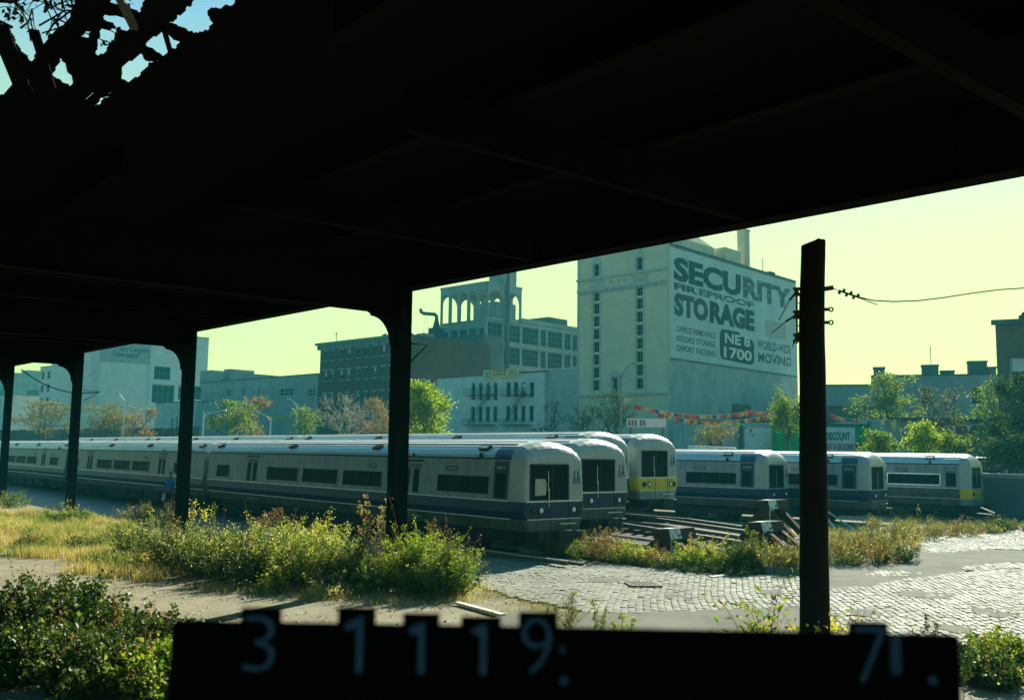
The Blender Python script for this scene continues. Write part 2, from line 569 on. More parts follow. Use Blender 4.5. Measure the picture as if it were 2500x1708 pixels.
for i, (p, l) in enumerate(spots):
    k = random.randrange(8); mt = random.choice((0, 0, 1, 1, 2, 3))
    rz = math.atan2(cd.y, cd.x) - PI / 2 + random.gauss(0, 0.035)
    s = (random.uniform(0.94, 1.04), l / 0.30, random.uniform(0.85, 1.12))
    tz = random.gauss(0, 0.0025)
    if i in near:
        o = link('cobblestone', stone_me[k][mt], paving, (p.x, p.y, tz), (random.gauss(0, .012), random.gauss(0, .012), rz))
        o.scale = s
    else:
        c, sn = math.cos(rz), math.sin(rz)
        b0 = len(rest_v[mt])
        ta, tb = random.gauss(0, .014), random.gauss(0, .014)
        for (x, y, z) in stone_kinds[k].v:
            x *= s[0]; y *= s[1]; z = z * s[2] + tz + ta * x + tb * y
            rest_v[mt].append((p.x + c * x - sn * y, p.y + sn * x + c * y, z))
        rest_f[mt] += [tuple(q + b0 for q in f) for f in stone_kinds[k].f]
m = MB()
for mt in range(4):
    m.cur = mt
    m.add(rest_v[mt], rest_f[mt])
tag(m.build('cobblestones', M_cobble, paving), kind='stuff')

# ------------------------------------------------------------------ the street beyond the yard, on its retaining wall
STREET = 2.4
WP, WU = Vector((30.5, 59, 0)), Vector((-0.743, 0.669, 0))
WN = Vector((0.669, 0.743, 0))
m = MB()
# clipped to the same extent as the ground
def hit_x(xv): k = (xv - WP.x) / WU.x; return (xv, WP.y + WU.y * k)
def hit_y(yv): k = (yv - WP.y) / WU.y; return (WP.x + WU.x * k, yv)
pa_, pb_ = hit_y(-64), hit_y(334)
m.poly([(pa_[0] + .3, pa_[1], STREET), (254, -64, STREET), (254, 334, STREET), (pb_[0] + .3, pb_[1], STREET)])
tag(m.build('street', M_street), kind='structure')
def along(p, u): return math.atan2(u.y, u.x)
rw = thing('retaining_wall', 'long grey concrete retaining wall behind the train yard', 'wall', (WP.x, WP.y, 0), along(WP, WU))
m = MB(); m.box(-60, 190, -0.25, 0.25, -0.3, STREET + 0.1)
m.build('wall', pm('dark_yard_wall', (0.11, 0.125, 0.135), (0.07, 0.08, 0.09), scale=.6, rough=.95, detail=9), rw)
m = MB(); m.box(-60, 190, -0.33, 0.33, STREET + 0.1, STREET + 0.38)
m.build('coping', pm('pale_coping', (0.25, 0.26, 0.26), (0.17, 0.18, 0.18), scale=2, rough=0.9), rw)

# ------------------------------------------------------------------ elevated structure overhead
TH = R(39.6)
CX = Vector((math.sin(TH), -math.cos(TH), 0))          # along the columns, to the right and nearer
CY = Vector((math.cos(TH), math.sin(TH), 0))           # away, out into the yard
C4 = Vector((at(975, 1000, 27).x, 27, 0))
canopy = thing('elevated_structure', 'soot black elevated steel structure on bracketed columns overhead', 'structure', C4, math.atan2(CX.y, CX.x))
def cw(x, y, z): return C4 + CX * x + CY * y + Vector((0, 0, z))
ga = hz(1008, 708, 26.8)
q = C4 + CX * 16.9
gb = hz(2500, 424, q.y)
GR = (gb - ga) / 16.9
def gz(x): return ga + GR * x
XL, XR = -62.0, 42.0
def lbeam(m, y, w, dz0, dz1, x0=XL, x1=XR):
    v = [(x, y + sy, gz(x) + dz) for x in (x0, x1) for sy in (-w / 2, w / 2) for dz in (dz0, dz1)]
    return m.add(v, ((0, 1, 3, 2), (4, 6, 7, 5), (0, 4, 5, 1), (2, 3, 7, 6), (0, 2, 6, 4), (1, 5, 7, 3)))
# timber deck with a rotted stretch over the left
HOLES = [[(-60, -60), (170, -60), (158, 30), (150, 55), (120, 75), (85, 115), (75, 135), (50, 105), (25, 65), (-60, 20)], [(-60, 120), (0, 135), (38, 165), (35, 190), (0, 230), (-60, 260)],
         [(272, 5), (300, -40), (355, -40), (340, 32), (315, 20)], [(260, 38), (322, 55), (325, 62), (305, 80), (258, 55)], [(185, 103), (220, 75), (210, 113)],
         [(250, 77), (278, 80), (275, 105), (245, 137), (233, 130)], [(130, 187), (150, 148), (160, 165), (177, 200), (168, 210)], [(357, 110), (408, 75), (410, 95), (434, 107), (400, 137)],
         [(300, 168), (348, 135), (350, 155), (375, 152), (345, 178), (320, 200), (305, 190)], [(430, 55), (480, 10), (480, -50), (600, -50), (560, 20), (510, 28), (512, 45), (525, 52), (497, 74), (478, 72)],
         [(208, 247), (226, 230), (229, 233), (211, 250)], [(232, 260), (264, 230), (268, 233), (236, 263)]]
DZ = 1.33
HOLES = [[(sum(p[0] for p in h) / len(h) + 1.25 * (x - sum(p[0] for p in h) / len(h)), sum(p[1] for p in h) / len(h) + 1.25 * (y - sum(p[1] for p in h) / len(h))) for x, y in h] for h in HOLES]
def local(P):
    d = Vector(P) - C4
    return d.dot(CX), d.dot(CY)
def deck_pt(px, py):
    z = 9.5
    for _ in range(4):
        P = gp(px, py, z)
        z = gz(local(P)[0]) + DZ
    return local(gp(px, py, z))
pts = [deck_pt(x, y) for x, y in ((-40, -40), (620, -40), (-40, 270), (620, 270))]
xa, xb = min(p[0] for p in pts), max(p[0] for p in pts)
ya, yb = max(-20.5, min(p[1] for p in pts)), max(p[1] for p in pts)
# fascia girder along the column line
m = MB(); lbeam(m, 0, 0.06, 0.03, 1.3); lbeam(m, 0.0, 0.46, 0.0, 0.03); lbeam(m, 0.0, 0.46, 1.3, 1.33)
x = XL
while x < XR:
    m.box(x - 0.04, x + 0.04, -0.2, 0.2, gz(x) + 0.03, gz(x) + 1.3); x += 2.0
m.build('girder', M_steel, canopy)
for y in (-3.2, -6.2, -9.2, -12.2, -15.2, -18.2):
    for x0, x1 in (((XL, xa - .4), (xb + .4, XR)) if ya - 1 < y < yb + 1 else ((XL, XR),)):   # rotted away over the gap
        m = MB(); lbeam(m, y, 0.1, 0.75, 1.28, x0, x1); lbeam(m, y, 0.3, 0.72, 0.75, x0, x1)
        m.build('stringer', M_steel, canopy)
zcb = hz(897, 758, 26.3) - ga                           # underside of the cross beams against the girder's
COLX = (0.0, -16.1, -32.2, -48.3)
for cx in COLX:
    z0 = gz(cx)
    m = MB(); m.box(cx - 0.18, cx + 0.18, -20.5, -0.21, z0 + zcb, z0 + zcb + 0.04); m.box(cx - 0.03, cx + 0.03, -20.5, -0.21, z0 + zcb + 0.04, z0 + 0.70)
    m.build('cross_beam', M_steel, canopy)
    # column: two channels laced between flanges, on a base plate
    c = MB()
    zt = z0 + zcb
    c.box(cx - 0.21, cx + 0.21, -0.21, -0.17, 0.25, z0 - 0.002); c.box(cx - 0.21, cx + 0.21, 0.17, 0.21, 0.25, z0 - 0.002)
    c.box(cx - 0.17, cx - 0.13, -0.168, 0.168, 0.25, z0 - 0.002); c.box(cx + 0.13, cx + 0.17, -0.168, 0.168, 0.25, z0 - 0.002)
    z = 0.6
    while z < z0 - 0.5:
        for sy in (-0.212, 0.212):
            c.box(cx - 0.2, cx + 0.2, sy - 0.012, sy + 0.012, z, z + 0.08)
        z += 0.45
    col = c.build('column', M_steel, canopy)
    c = MB(); c.box(cx - 0.42, cx + 0.42, -0.42, 0.42, 0.0, 0.25)
    c.build('base_plate', M_conc, col)
    # bracket with a quarter-round web and stepped ends, in under the cross beam
    zb = hz(950, 843, 26.8) - ga + z0
    out = [(-0.21, zt + 0.002), (-0.21, zb - 0.12), (-0.27, zb - 0.1), (-0.27, zb), (-0.33, zb + 0.02)]
    r_y, r_z = 0.62, zt - zb - 0.14
    for k in range(0, 11):
        t = PI / 2 * k / 10
        out.append((-0.33 - r_y * (1 - math.cos(t)), zb + 0.02 + r_z * math.sin(t)))
    out += [(-0.99, zt - 0.10), (-1.0, zt - 0.05), (-1.07, zt - 0.03), (-1.08, zt + 0.002)]
    n = len(out)
    bm = MB()
    vs = [(cx - 0.1, y, z) for y, z in out] + [(cx + 0.1, y, z) for y, z in out]
    bm.add(vs, [tuple(range(n)), tuple(reversed(range(n, 2 * n)))] + [(i, n + i, n + (i + 1) % n, (i + 1) % n) for i in range(n)])
    bm.build('bracket', M_steel, canopy)
for cx in (6, 12, 18, 24, 30, 36, -5.4, -10.8, -21.5, -26.9, -37.6, -43):
    m = MB(); m.box(cx - 0.1, cx + 0.1, yb + .4 if xa - .3 < cx < xb + .3 else -20.5, -0.05, gz(cx) + 0.05, gz(cx) + 0.7)
    m.build('cross_beam', M_steel, canopy)
# timber deck with a rotted stretch over the left
m = MB()
def deck(x0, x1, y0, y1):
    v = [(x, y, gz(x) + DZ + dz) for x in (x0, x1) for y in (y0, y1) for dz in (0.0, 0.05)]
    m.add(v, ((0, 1, 3, 2), (4, 6, 7, 5), (0, 4, 5, 1), (2, 3, 7, 6), (0, 2, 6, 4), (1, 5, 7, 3)))
deck(XL, xa, -20.5, 0.5); deck(xb, XR, -20.5, 0.5); deck(xa, xb, yb, 0.5)
if ya > -20.4: deck(xa, xb, -20.5, ya)
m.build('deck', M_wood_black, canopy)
cs = 0.035
nx, ny = int((xb - xa) / cs) + 1, int((yb - ya) / cs) + 1
csx, csy = (xb - xa) / nx, (yb - ya) / ny
HB = [(min(p[0] for p in h), max(p[0] for p in h), min(p[1] for p in h), max(p[1] for p in h), h) for h in HOLES]
keep = np.ones((nx, ny), bool)
for i in range(nx):
    xx = xa + (i + .5) * csx
    zz = gz(xx) + DZ
    for j in range(ny):
        px, py = proj(cw(xx, ya + (j + .5) * csy, zz))
        px += 2.5 * math.sin(px * .23 + py * .11); py += 2.5 * math.sin(py * .19 - px * .13)
        keep[i, j] = not any(a <= px <= b and c <= py <= d and inpoly(px, py, h) for a, b, c, d, h in HB)
m = MB()
for i in range(nx):
    x0, x1 = xa + i * csx, xa + (i + 1) * csx
    za, zb2 = gz(x0) + DZ, gz(x1) + DZ
    j = 0
    while j < ny:
        if not keep[i, j]: j += 1; continue
        k = j
        while k < ny and keep[i, k]: k += 1
        y0, y1 = ya + j * csy, ya + k * csy
        m.quad((x0, y0, za), (x0, y1, za), (x1, y1, zb2), (x1, y0, zb2))
        m.quad((x0, y0, za + .04), (x1, y0, zb2 + .04), (x1, y1, zb2 + .04), (x0, y1, za + .04))
        for yy in (y0, y1): m.quad((x0, yy, za), (x1, yy, zb2), (x1, yy, zb2 + .04), (x0, yy, za + .04))
        for xx, zz in ((x0, za), (x1, zb2)): m.quad((xx, y0, zz), (xx, y1, zz), (xx, y1, zz + .04), (xx, y0, zz + .04))
        j = k
m.build('rotted_deck', M_wood_black, canopy)
# broken boards and rafters left in the gap
for (p0, p1, w, dz) in (((0, 30), (72, 215), 0.24, 0.2), ((292, -30), (330, 40), 0.10, 0.12), ((205, 70), (188, 130), 0.14, 0.15), ((15, 120), (75, 215), 0.10, 0.02), ((400, 60), (425, 140), 0.06, 0.05), ((85, 60), (130, 200), 0.12, 0.1)):
    a, b = deck_pt(*p0), deck_pt(*p1)
    m = MB(); m.beam((a[0], a[1], gz(a[0]) + DZ - dz), (b[0], b[1], gz(b[0]) + DZ - dz - 0.05), w, 0.06)
    m.build('broken_board', pm('weathered_board', (0.10, 0.095, 0.08), (0.05, 0.045, 0.04), scale=3, rough=0.9) if w == 0.10 else M_wood_black, canopy)
# hooked wire brackets on two columns
for cx, py0, py1, ex in ((0.0, 838, 885, 1043), (-32.2, 952, 978, 243)):
    c = cw(cx, 0, 0)
    px_c = 1008 if cx == 0 else 212
    d = 0.035
    P0, P1, P2 = at(px_c - 8, py0, c.y), at(ex, py0 + 4, c.y), at(px_c - 8, py1, c.y)
    inv = canopy.matrix_basis.inverted() if False else None
    def L(P):
        q3 = Vector(P) - C4
        return (q3.dot(CX), q3.dot(CY), q3.z)
    m = MB(); m.tube([L(P0), L(P1), L(P2)], 0.022, 6)
    m.build('wire_arm', M_steel, canopy)
# drooping cable between the two far columns
m = MB()
ca, cb_ = at(52, 901, 58), at(243, 956, 52)
pts = []
for k in range(13):
    t = k / 12
    p = ca.lerp(cb_, t); p.z -= 0.55 * 4 * t * (1 - t)
    pts.append(p)
m.tube(pts, 0.03, 5)
tag(m.build('slack_cable', M_steel), 'black cable sagging between the two farthest steel columns', 'cable')
# leafless creeper growing over the rotted deck
cr = thing('creeper', 'leafless creeper stems tangled over the rotted deck opening', 'plant', cw(deck_pt(60, 60)[0], deck_pt(60, 60)[1], gz(deck_pt(60, 60)[0]) + DZ + 0.1))
o0 = cr.location
A = []
for k in range(34):
    a0 = deck_pt(random.uniform(-30, 190), random.uniform(-40, 120))
    base = cw(a0[0], a0[1], gz(a0[0]) + DZ + 0.1) - o0
    ang = random.uniform(0, 2 * PI); l = random.uniform(0.5, 1.5)
    pl = [Vector((0, 0, 0)) + base + Vector((math.cos(ang + 0.5 * math.sin(t * 2.5 + k)) * l * t, math.sin(ang + 0.4 * t) * l * t, 0.5 * math.sin(t * 3) * random.uniform(.3, .9))) for t in (0, .25, .5, .75, 1)]
    A.append([tuple(p) for p in pl])
strands('stems', np.array(A), RNG.uniform(0.010, 0.026, 34), 0.005, M_wood_black, cr, 4)

n_ = 260
T_ = np.array(A)
i_ = RNG.integers(0, len(T_), n_); k_ = RNG.integers(1, 5, n_)
leaves('foliage', T_[i_, k_] + RNG.normal(0, .06, (n_, 3)), RNG.normal(0, 1, (n_, 3)), RNG.uniform(.06, .13, n_), pm('withered_leaf', (.012, .012, .006), (.02, .016, .008), rough=.9), cr, .6)

# ------------------------------------------------------------------ railway cars
M_silver = pm('dull_stainless_side', (0.25, 0.29, 0.295), (0.15, 0.178, 0.185), scale=1.6, rough=0.5, metal=0.25, bump=0.05, detail=9, stretch=(2.6, 1, .4))
M_roof = pm('roof_top_metal', (0.56, 0.56, 0.53), (0.38, 0.38, 0.36), scale=1.0, rough=0.5, metal=0.2, detail=8, stretch=(0.5, 3, 3))
M_shoulder = pm('roof_shoulder_metal', (0.46, 0.52, 0.54), (0.36, 0.42, 0.44), scale=0.8, rough=0.36, metal=0.35, detail=6, stretch=(0.4, 2, 2))
M_blue = pm('dark_blue_belt', (0.004, 0.019, 0.064), (0.007, 0.023, 0.056), scale=2, rough=0.45)
M_ltblue = pm('faded_blue_paint', (0.018, 0.095, 0.19), (0.014, 0.065, 0.13), scale=1.5, rough=0.5)
M_cab = pm('dark_cab_side', (0.030, 0.055, 0.085), (0.02, 0.04, 0.065), scale=1.5, rough=0.5)
M_yellow = pm('yellow_band', (0.66, 0.47, 0.02), (0.48, 0.34, 0.02), scale=2.5, rough=0.5)
M_skirt = pm('dirty_lower_side', (0.10, 0.10, 0.085), (0.05, 0.05, 0.042), scale=1.8, rough=0.7, detail=9)
M_cap = pm('cream_fibreglass', (0.34, 0.36, 0.315), (0.25, 0.275, 0.245), scale=0.9, rough=0.38, detail=7, spec=0.5)
M_gap = pm('black_rubber', (0.016, 0.016, 0.017), (0.03, 0.03, 0.03), scale=4, rough=0.8)
M_glass = glassmat('dark_train_glass')
M_trim = pm('bright_trim', (0.55, 0.60, 0.66), (0.45, 0.5, 0.55), scale=4, rough=0.3, metal=0.6)
M_door = pm('door_leaf_metal', (0.17, 0.165, 0.145), (0.10, 0.10, 0.09), scale=2, rough=0.55, metal=0.2)
M_under = pm('underframe_grime', (0.018, 0.016, 0.014), (0.035, 0.03, 0.026), scale=3, rough=0.9)
M_lens = pm('headlight_lens', (0.75, 0.80, 0.80), (0.6, 0.66, 0.68), scale=9, rough=0.12, spec=0.8)
M_red = pm('red_marker_lens', (0.55, 0.02, 0.02), (0.4, 0.01, 0.01), scale=8, rough=0.2)
M_dullred = pm('dull_marker_lens', (0.10, 0.02, 0.02), (0.06, 0.015, 0.015), scale=8, rough=0.3)
M_logo = pm('logo_blue', (0.015, 0.10, 0.32), (0.015, 0.085, 0.27), scale=5, rough=0.5)
M_logo2 = pm('logo_navy', (0.012, 0.035, 0.15), (0.012, 0.03, 0.12), scale=5, rough=0.5)
M_paper = pm('yellowed_paper', (0.50, 0.46, 0.37), (0.34, 0.31, 0.25), scale=4, rough=0.9)

PR = [(1.36, .85), (1.49, 1.25), (1.585, 1.5), (1.575, 1.85), (1.50, 2.8), (1.46, 3.31), (1.42, 3.45), (1.30, 3.61), (1.12, 3.71), (1.10, 3.74), (.72, 3.85), (.36, 3.915), (0, 3.94)]
CAR_L = 26.6
def side_y(z):
    for (y0, z0), (y1, z1) in zip(PR, PR[1:]):
        if z0 <= z <= z1: return y0 + (y1 - y0) * (z - z0) / (z1 - z0)
    return 1.4
def run(m, i0, i1, x0, x1, off=0.0, both=True, x1_low=None):
    """skin of the car between two stations, along part of its outline"""
    P = PR[i0:i1 + 1]
    for s in ((1, -1) if both else (1,)):
        for (y0, z0), (y1, z1) in zip(P, P[1:]):
            n = Vector((0, z1 - z0, y0 - y1)).normalized() * off
            a, b = (y0 + n.y, z0 + n.z), (y1 + n.y, z1 + n.z)
            q = [(x0, s * a[0], a[1]), (x1, s * a[0], a[1]), (x1, s * b[0], b[1]), (x0, s * b[0], b[1])]
            m.quad(*(q if s < 0 else q[::-1]))
CAPX = 0.62
def cap_ring(a):
    out = []
    for (y, z) in PR:
        yy = y * (1 - 0.15 * (1 - math.cos(a)))
        zz = z if z < 3.12 else 3.12 + (z - 3.12) * math.cos(a) ** 0.8
        out.append((CAPX * (1 - math.sin(a)), yy, zz))
    return out
def cap(m, i0, i1):
    rings = [cap_ring(PI / 2 * k / 9) for k in range(10)]
    for s in (1, -1):
        for r0, r1 in zip(rings, rings[1:]):
            for i in range(i0, i1):
                q = [(p[0], p[1] * s, p[2]) for p in (r0[i], r0[i + 1], r1[i + 1], r1[i])]
                m.quad(*(q if s > 0 else q[::-1]))
    r = rings[-1]
    for i in range(i0, i1):
        if r[i + 1][2] - r[i][2] < 0.004 and r[i][2] > 3.1: continue
        m.quad((0, r[i][1], r[i][2]), (0, -r[i][1], r[i][2]), (0, -r[i + 1][1], r[i + 1][2]), (0, r[i + 1][1], r[i + 1][2]))
def side_plate(m, x0, x1, z0, z1, off, thick=0.0):
    ya, yb = side_y(z0) + off, side_y(z1) + off
    if not thick:
        m.quad((x0, ya, z0), (x0, yb, z1), (x1, yb, z1), (x1, ya, z0))
        return
    t = thick
    m.add([(x0, ya - t, z0), (x1, ya - t, z0), (x1, yb - t, z1), (x0, yb - t, z1), (x0, ya, z0), (x1, ya, z0), (x1, yb, z1), (x0, yb, z1)],
          ((0, 1, 2, 3), (7, 6, 5, 4), (0, 4, 5, 1), (1, 5, 6, 2), (2, 6, 7, 3), (3, 7, 4, 0)))
def rect_ring(m, x0, x1, z0, z1, w, off, thick):
    side_plate(m, x0 - w, x1 + w, z1, z1 + w, off, thick); side_plate(m, x0 - w, x1 + w, z0 - w, z0, off, thick)
    side_plate(m, x0 - w, x0, z0, z1, off, thick); side_plate(m, x1, x1 + w, z0, z1, off, thick)
WINX = [(1.75, 4.85), (8.8, 11.9), (12.4, 15.6), (16.1, 19.3), (23.8, 25.4)]
DOORX = [(6.0, 7.25), (20.4, 21.7)]
def make_car(cab=True, front='blue', belt=True, number=None, lights='dull', paper=False, label='', loc=(0, 0, 0), rz=0, group=None):
    t = thing('railway_car', label, 'train car', loc, rz, group)
    x0 = CAPX if cab else 0.12
    m = MB(); run(m, 3, 5, x0, CAR_L)
    m.quad(*[(CAR_L, s * y, z) for s, y, z in ((1, 1.575, 1.0), (-1, 1.575, 1.0), (-1, 1.46, 3.31), (1, 1.46, 3.31))])
    if not cab: m.quad(*[(x0, s * y, z) for s, y, z in ((1, 1.575, 1.0), (-1, 1.575, 1.0), (-1, 1.46, 3.31), (1, 1.46, 3.31))])
    m.build('body_side', M_silver, t)
    m = MB(); run(m, 1, 3, x0, CAR_L)
    m.build('belt', M_blue if belt else M_skirt, t)
    m = MB(); run(m, 0, 1, x0, CAR_L); m.quad((x0, 1.36, .85), (x0, -1.36, .85), (CAR_L, -1.36, .85), (CAR_L, 1.36, .85))
    m.build('skirt', M_skirt, t)
    m = MB(); run(m, 5, 8, x0, CAR_L)
    for xe in ((CAR_L,) if cab else (x0, CAR_L)):
        m.poly([(xe, y, z) for y, z in PR[5:]] + [(xe, -y, z) for y, z in PR[-2:4:-1]])
    autosmooth(m.build('roof_shoulder', M_shoulder, t), 40)
    m = MB(); run(m, 8, 12, x0, CAR_L)
    for y in (0.45, 0.9):
        zc = 3.82 if y > .8 else 3.905
        m.box(x0 + .3, CAR_L - .3, y - .015, y + .015, zc - .02, zc + .015)
    autosmooth(m.build('roof', M_roof, t), 40)
    m = MB(); m.box(x0, CAR_L, 1.445, 1.49, 3.28, 3.335)
    m.build('gutter', M_gap, t)
    m = MB(); m.box(x0, CAR_L, 1.56, 1.592, 1.845, 1.875); m.box(x0, CAR_L, 1.48, 1.512, 1.235, 1.262)
    m.build('trim_rail', M_trim, t)
    for (xa, xb) in WINX:
        if not cab and xa < 2: xa, xb = 2.3, 4.6
        m = MB(); rect_ring(m, xa, xb, 2.06, 2.67, 0.05, 0.022, 0.03)
        w = m.build('window', M_trim if front == 'yellow' else M_silver, t)
        m = MB(); side_plate(m, xa, xb, 2.06, 2.67, 0.006)
        m.build('pane', M_glass, w)
        n = 3 if xb - xa > 2 else 2
        for k in range(1, n):
            xm = xa + (xb - xa) * k / n
            m = MB(); side_plate(m, xm - .02, xm + .02, 2.06, 2.67, 0.012, 0.01)
            m.build('mullion', M_gap, w)
    m = MB()
    for k in range(1, 9):
        xj = 2.9 * k + .35
        if not any(a - .2 < xj < b + .2 for a, b in DOORX): side_plate(m, xj - .008, xj + .008, 1.88, 2.0, 0.003, 0.004); side_plate(m, xj - .008, xj + .008, 2.74, 3.27, 0.003, 0.004)
    for zz in (2.93, 3.1): side_plate(m, x0 + 1.0, CAR_L, zz - .006, zz + .006, 0.003, 0.004)
    tag(m.build('panel_joints', M_door, t), kind='stuff')
    for (xa, xb) in DOORX:
        m = MB(); side_plate(m, xa - .12, xb + .12, 0.95, 3.2, 0.008, 0.03)
        d = m.build('door', M_gap, t)
        xm = (xa + xb) / 2
        for (p, q) in ((xa, xm - .025), (xm + .025, xb)):
            m = MB(); side_plate(m, p, q, 1.0, 3.05, 0.022, 0.02)
            m.build('door_leaf', M_door, d)
            m = MB(); side_plate(m, p + .13, q - .13, 1.95, 2.85, 0.028, 0.01)
            m.build('door_window', M_glass, d)
    for xp, xq in ((3.7, 4.3), (9.3, 9.75)):
        m = MB(); rect_ring(m, xp, xq, 2.86, 2.97, .03, 0.012, 0.02)
        m.build('route_plate', M_under, t)
    for xv in ((2.35, 9.6, 17.2, 25.6) if cab else (1.1, 9.6, 17.2, 25.6)):
        m = MB()
        c = Vector((xv, 1.24, 3.655)); u = Vector((0, -0.87, 0.49)); nn = Vector((0, 0.49, 0.87))
        m.obox(c + nn * .03, (0.26, 0, 0), u * .13, nn * .035)
        v = m.build('roof_vent', M_gap, t)
        m = MB(); m.obox(c + nn * .068, (0.19, 0, 0), u * .085, nn * .004)
        m.build('vent_cover', M_under if xv > 3 else M_roof, v)
    m = MB(); m.lathe((2.3, 1.475, 3.40), [(0.001, -.09), (.07, -.06), (.08, .02), (.05, .09), (.001, .1)], 8)
    m.build('side_lamp', M_gap, t)
    m = MB(); m.lathe((6.6, 1.475, 3.40), [(0.001, -.05), (.05, -.03), (.05, .03), (.001, .05)], 8)
    m.build('side_lamp', M_gap, t)
    # running gear
    m = MB(); m.box(1.0, CAR_L - .6, -1.0, 1.0, .42, .86)
    for xa, xb in ((7.5, 10.2), (10.8, 13.0), (13.5, 17.4)): m.box(xa, xb, .7, 1.3, .3, .846)
    m.build('underframe', M_under, t)
    for xt in (4.3, CAR_L - 4.3):
        m = MB()
        for s in (-1, 1):
            m.box(xt - 1.75, xt + 1.75, s * 1.05 - .09, s * 1.05 + .09, .42, .62); m.box(xt - .5, xt + .5, s * 1.05 - .12, s * 1.05 + .12, .2, .42)
        tr = m.build('truck', M_under, t)
        for dx in (-1.3, 1.3):
            m = MB()
            for s in (-1, 1):
                m.lathe((xt + dx, s * .72, .44), [(.1, -.06), (.42, -.06), (.46, -.05), (.46, -.03), (.43, .06), (.1, .06)], 18, 'Y')
            m.tube([(xt + dx, -.72, .44), (xt + dx, .72, .44)], .08, 8)
            m.build('wheelset', M_under, tr)
    if cab:
        fm = {'blue': M_blue, 'yellow': M_yellow}[front]
        m = MB(); cap(m, 3, 12); autosmooth(m.build('front_cap', M_cap, t), 40)
        m = MB(); cap(m, 1, 3); autosmooth(m.build('front_band', fm, t), 50)
        m = MB(); cap(m, 0, 1); m.poly([(p[0], p[1], p[2]) for p in [cap_ring(PI / 2 * k / 9)[0] for k in range(10)]] + [(p[0], -p[1], p[2]) for p in [cap_ring(PI / 2 * k / 9)[0] for k in range(9, -1, -1)]])
        m.build('front_skirt', M_skirt if front == 'blue' else M_silver, t)
        m = MB(); m.box(-.02, .01, -1.3, 1.3, 1.835, 1.885); m.box(-.02, .01, -1.25, 1.25, 1.235, 1.265)
        m.build('front_rail', M_trim, t)
        ya, yb, za, zb = -0.60, 1.10, 1.94, 3.09
        m = MB()
        for (p, q, r2, s2) in ((ya - .05, yb + .05, zb, zb + .05), (ya - .05, yb + .05, za - .05, za), (ya - .05, ya, za, zb), (yb, yb + .05, za, zb)): m.box(-.03, .01, p, q, r2, s2)
        w = m.build('front_window', M_gap, t)
        m = MB(); m.quad((-.008, ya, za), (-.008, ya, zb), (-.008, yb, zb), (-.008, yb, za))
        m.build('pane', M_glass, w)
        m = MB(); m.box(-.02, -.009, .1, .13, za, zb)
        m.build('mullion', M_gap, w)
        if paper:
            m = MB(); m.add([(-.014, .92, 2.05), (-.014, .42, 2.07), (-.014, .38, 2.45), (-.014, .46, 2.62), (-.014, .90, 2.64)], ((0, 1, 2, 3, 4),))
            m.build('paper_sheet', M_paper, w)
        m = MB(); m.box(-.035, -.02, .26, .285, 1.66, 2.3); m.box(-.035, -.02, .30, .32, 2.2, 2.9)
        m.build('wiper', M_trim, t)
        m = MB(); m.box(-.012, .01, ya - .09, ya - .06, 0.95, 3.11); m.box(-.012, .01, .18, .195, .9, 1.84)
        m.build('door_seam', M_gap, t)
        # the operator's letters
        m = MB()
        for P in (((-.93, 2.45), (-.86, 2.45), (-.94, 2.93), (-1.0, 2.93)), ((-1.02, 2.45), (-.96, 2.45), (-1.0, 2.72), (-1.04, 2.60))):
            m.poly([(-.006, y, z) for y, z in P])
        lg = m.build('logo', M_logo, t)
        m = MB()
        for P in (((-1.06, 2.45), (-1.11, 2.45), (-1.14, 2.93), (-1.11, 2.93)), ((-1.15, 2.93), (-1.11, 2.93), (-1.19, 2.45), (-1.25, 2.45)), ((-1.09, 2.57), (-1.09, 2.62), (-1.2, 2.62), (-1.2, 2.57))):
            m.poly([(-.006, y, z) for y, z in P])
        m.build('logo_letter', M_logo2, lg)
        for y, r2, mt in ((.98, .095, M_red if lights == 'red' else M_dullred), (.62, .10, M_lens), (-.92, .10, M_lens), (-1.15, .095, M_red if lights == 'red' else M_dullred)):
            m = MB(); m.lathe((0, y, 1.55), [(r2 + .03, .004), (r2 + .03, -.03), (r2, -.035), (r2, -.02)], 14, 'X')
            hl = m.build('headlight' if mt is M_lens else 'marker_light', M_gap, t)
            m = MB(); m.lathe((0, y, 1.55), [(r2 - .004, -.02), (r2 * .7, -.045), (.001, -.055)], 14, 'X')
            m.build('lens', mt, hl)
        m = MB(); m.box(-.14, .0, -.95, -.15, 1.06, 1.10); m.box(-.10, .0, -1.25, -.95, .80, .835)
        m.build('step_plate', M_trim, t)
        m = MB(); m.box(-.5, .6, -.18, .18, .55, .80); m.box(-.62, -.45, -.32, .32, .45, .9); m.box(-.2, .5, -.9, .9, .5, .84)
        m.build('coupler', M_under, t)
        # cab side: blue paint up over the shoulder, number and window
        m = MB(); side_plate(m, .70, 1.50, 1.92, 3.22, 0.006, 0.02)
        m.build('cab_panel', M_cab if belt else M_silver, t)
        m = MB(); run(m, 5, 8, CAPX + .02, 1.55, 0.008, both=False)
        m.build('shoulder_paint', M_ltblue if belt else M_shoulder, t)
        m = MB(); rect_ring(m, .86, 1.36, 2.0, 2.78, .035, .022, .02)
        w = m.build('cab_window', M_gap, t)
        m = MB(); side_plate(m, .86, 1.36, 2.0, 2.78, 0.014)
        m.build('pane', M_glass, w)
        m = MB(); rect_ring(m, .82, 1.42, 2.92, 3.07, .025, .02, .02)
        npl = m.build('number_plate', M_gap, t)
        if number:
            me = text_mesh(number, M_paper, width=0.5, height=0.11, depth=0.006, bold=0.01)
            o = link('lettering', me, npl, (1.37, side_y(2.94) + .016, 2.94), (R(-4), 0, PI))
    return t

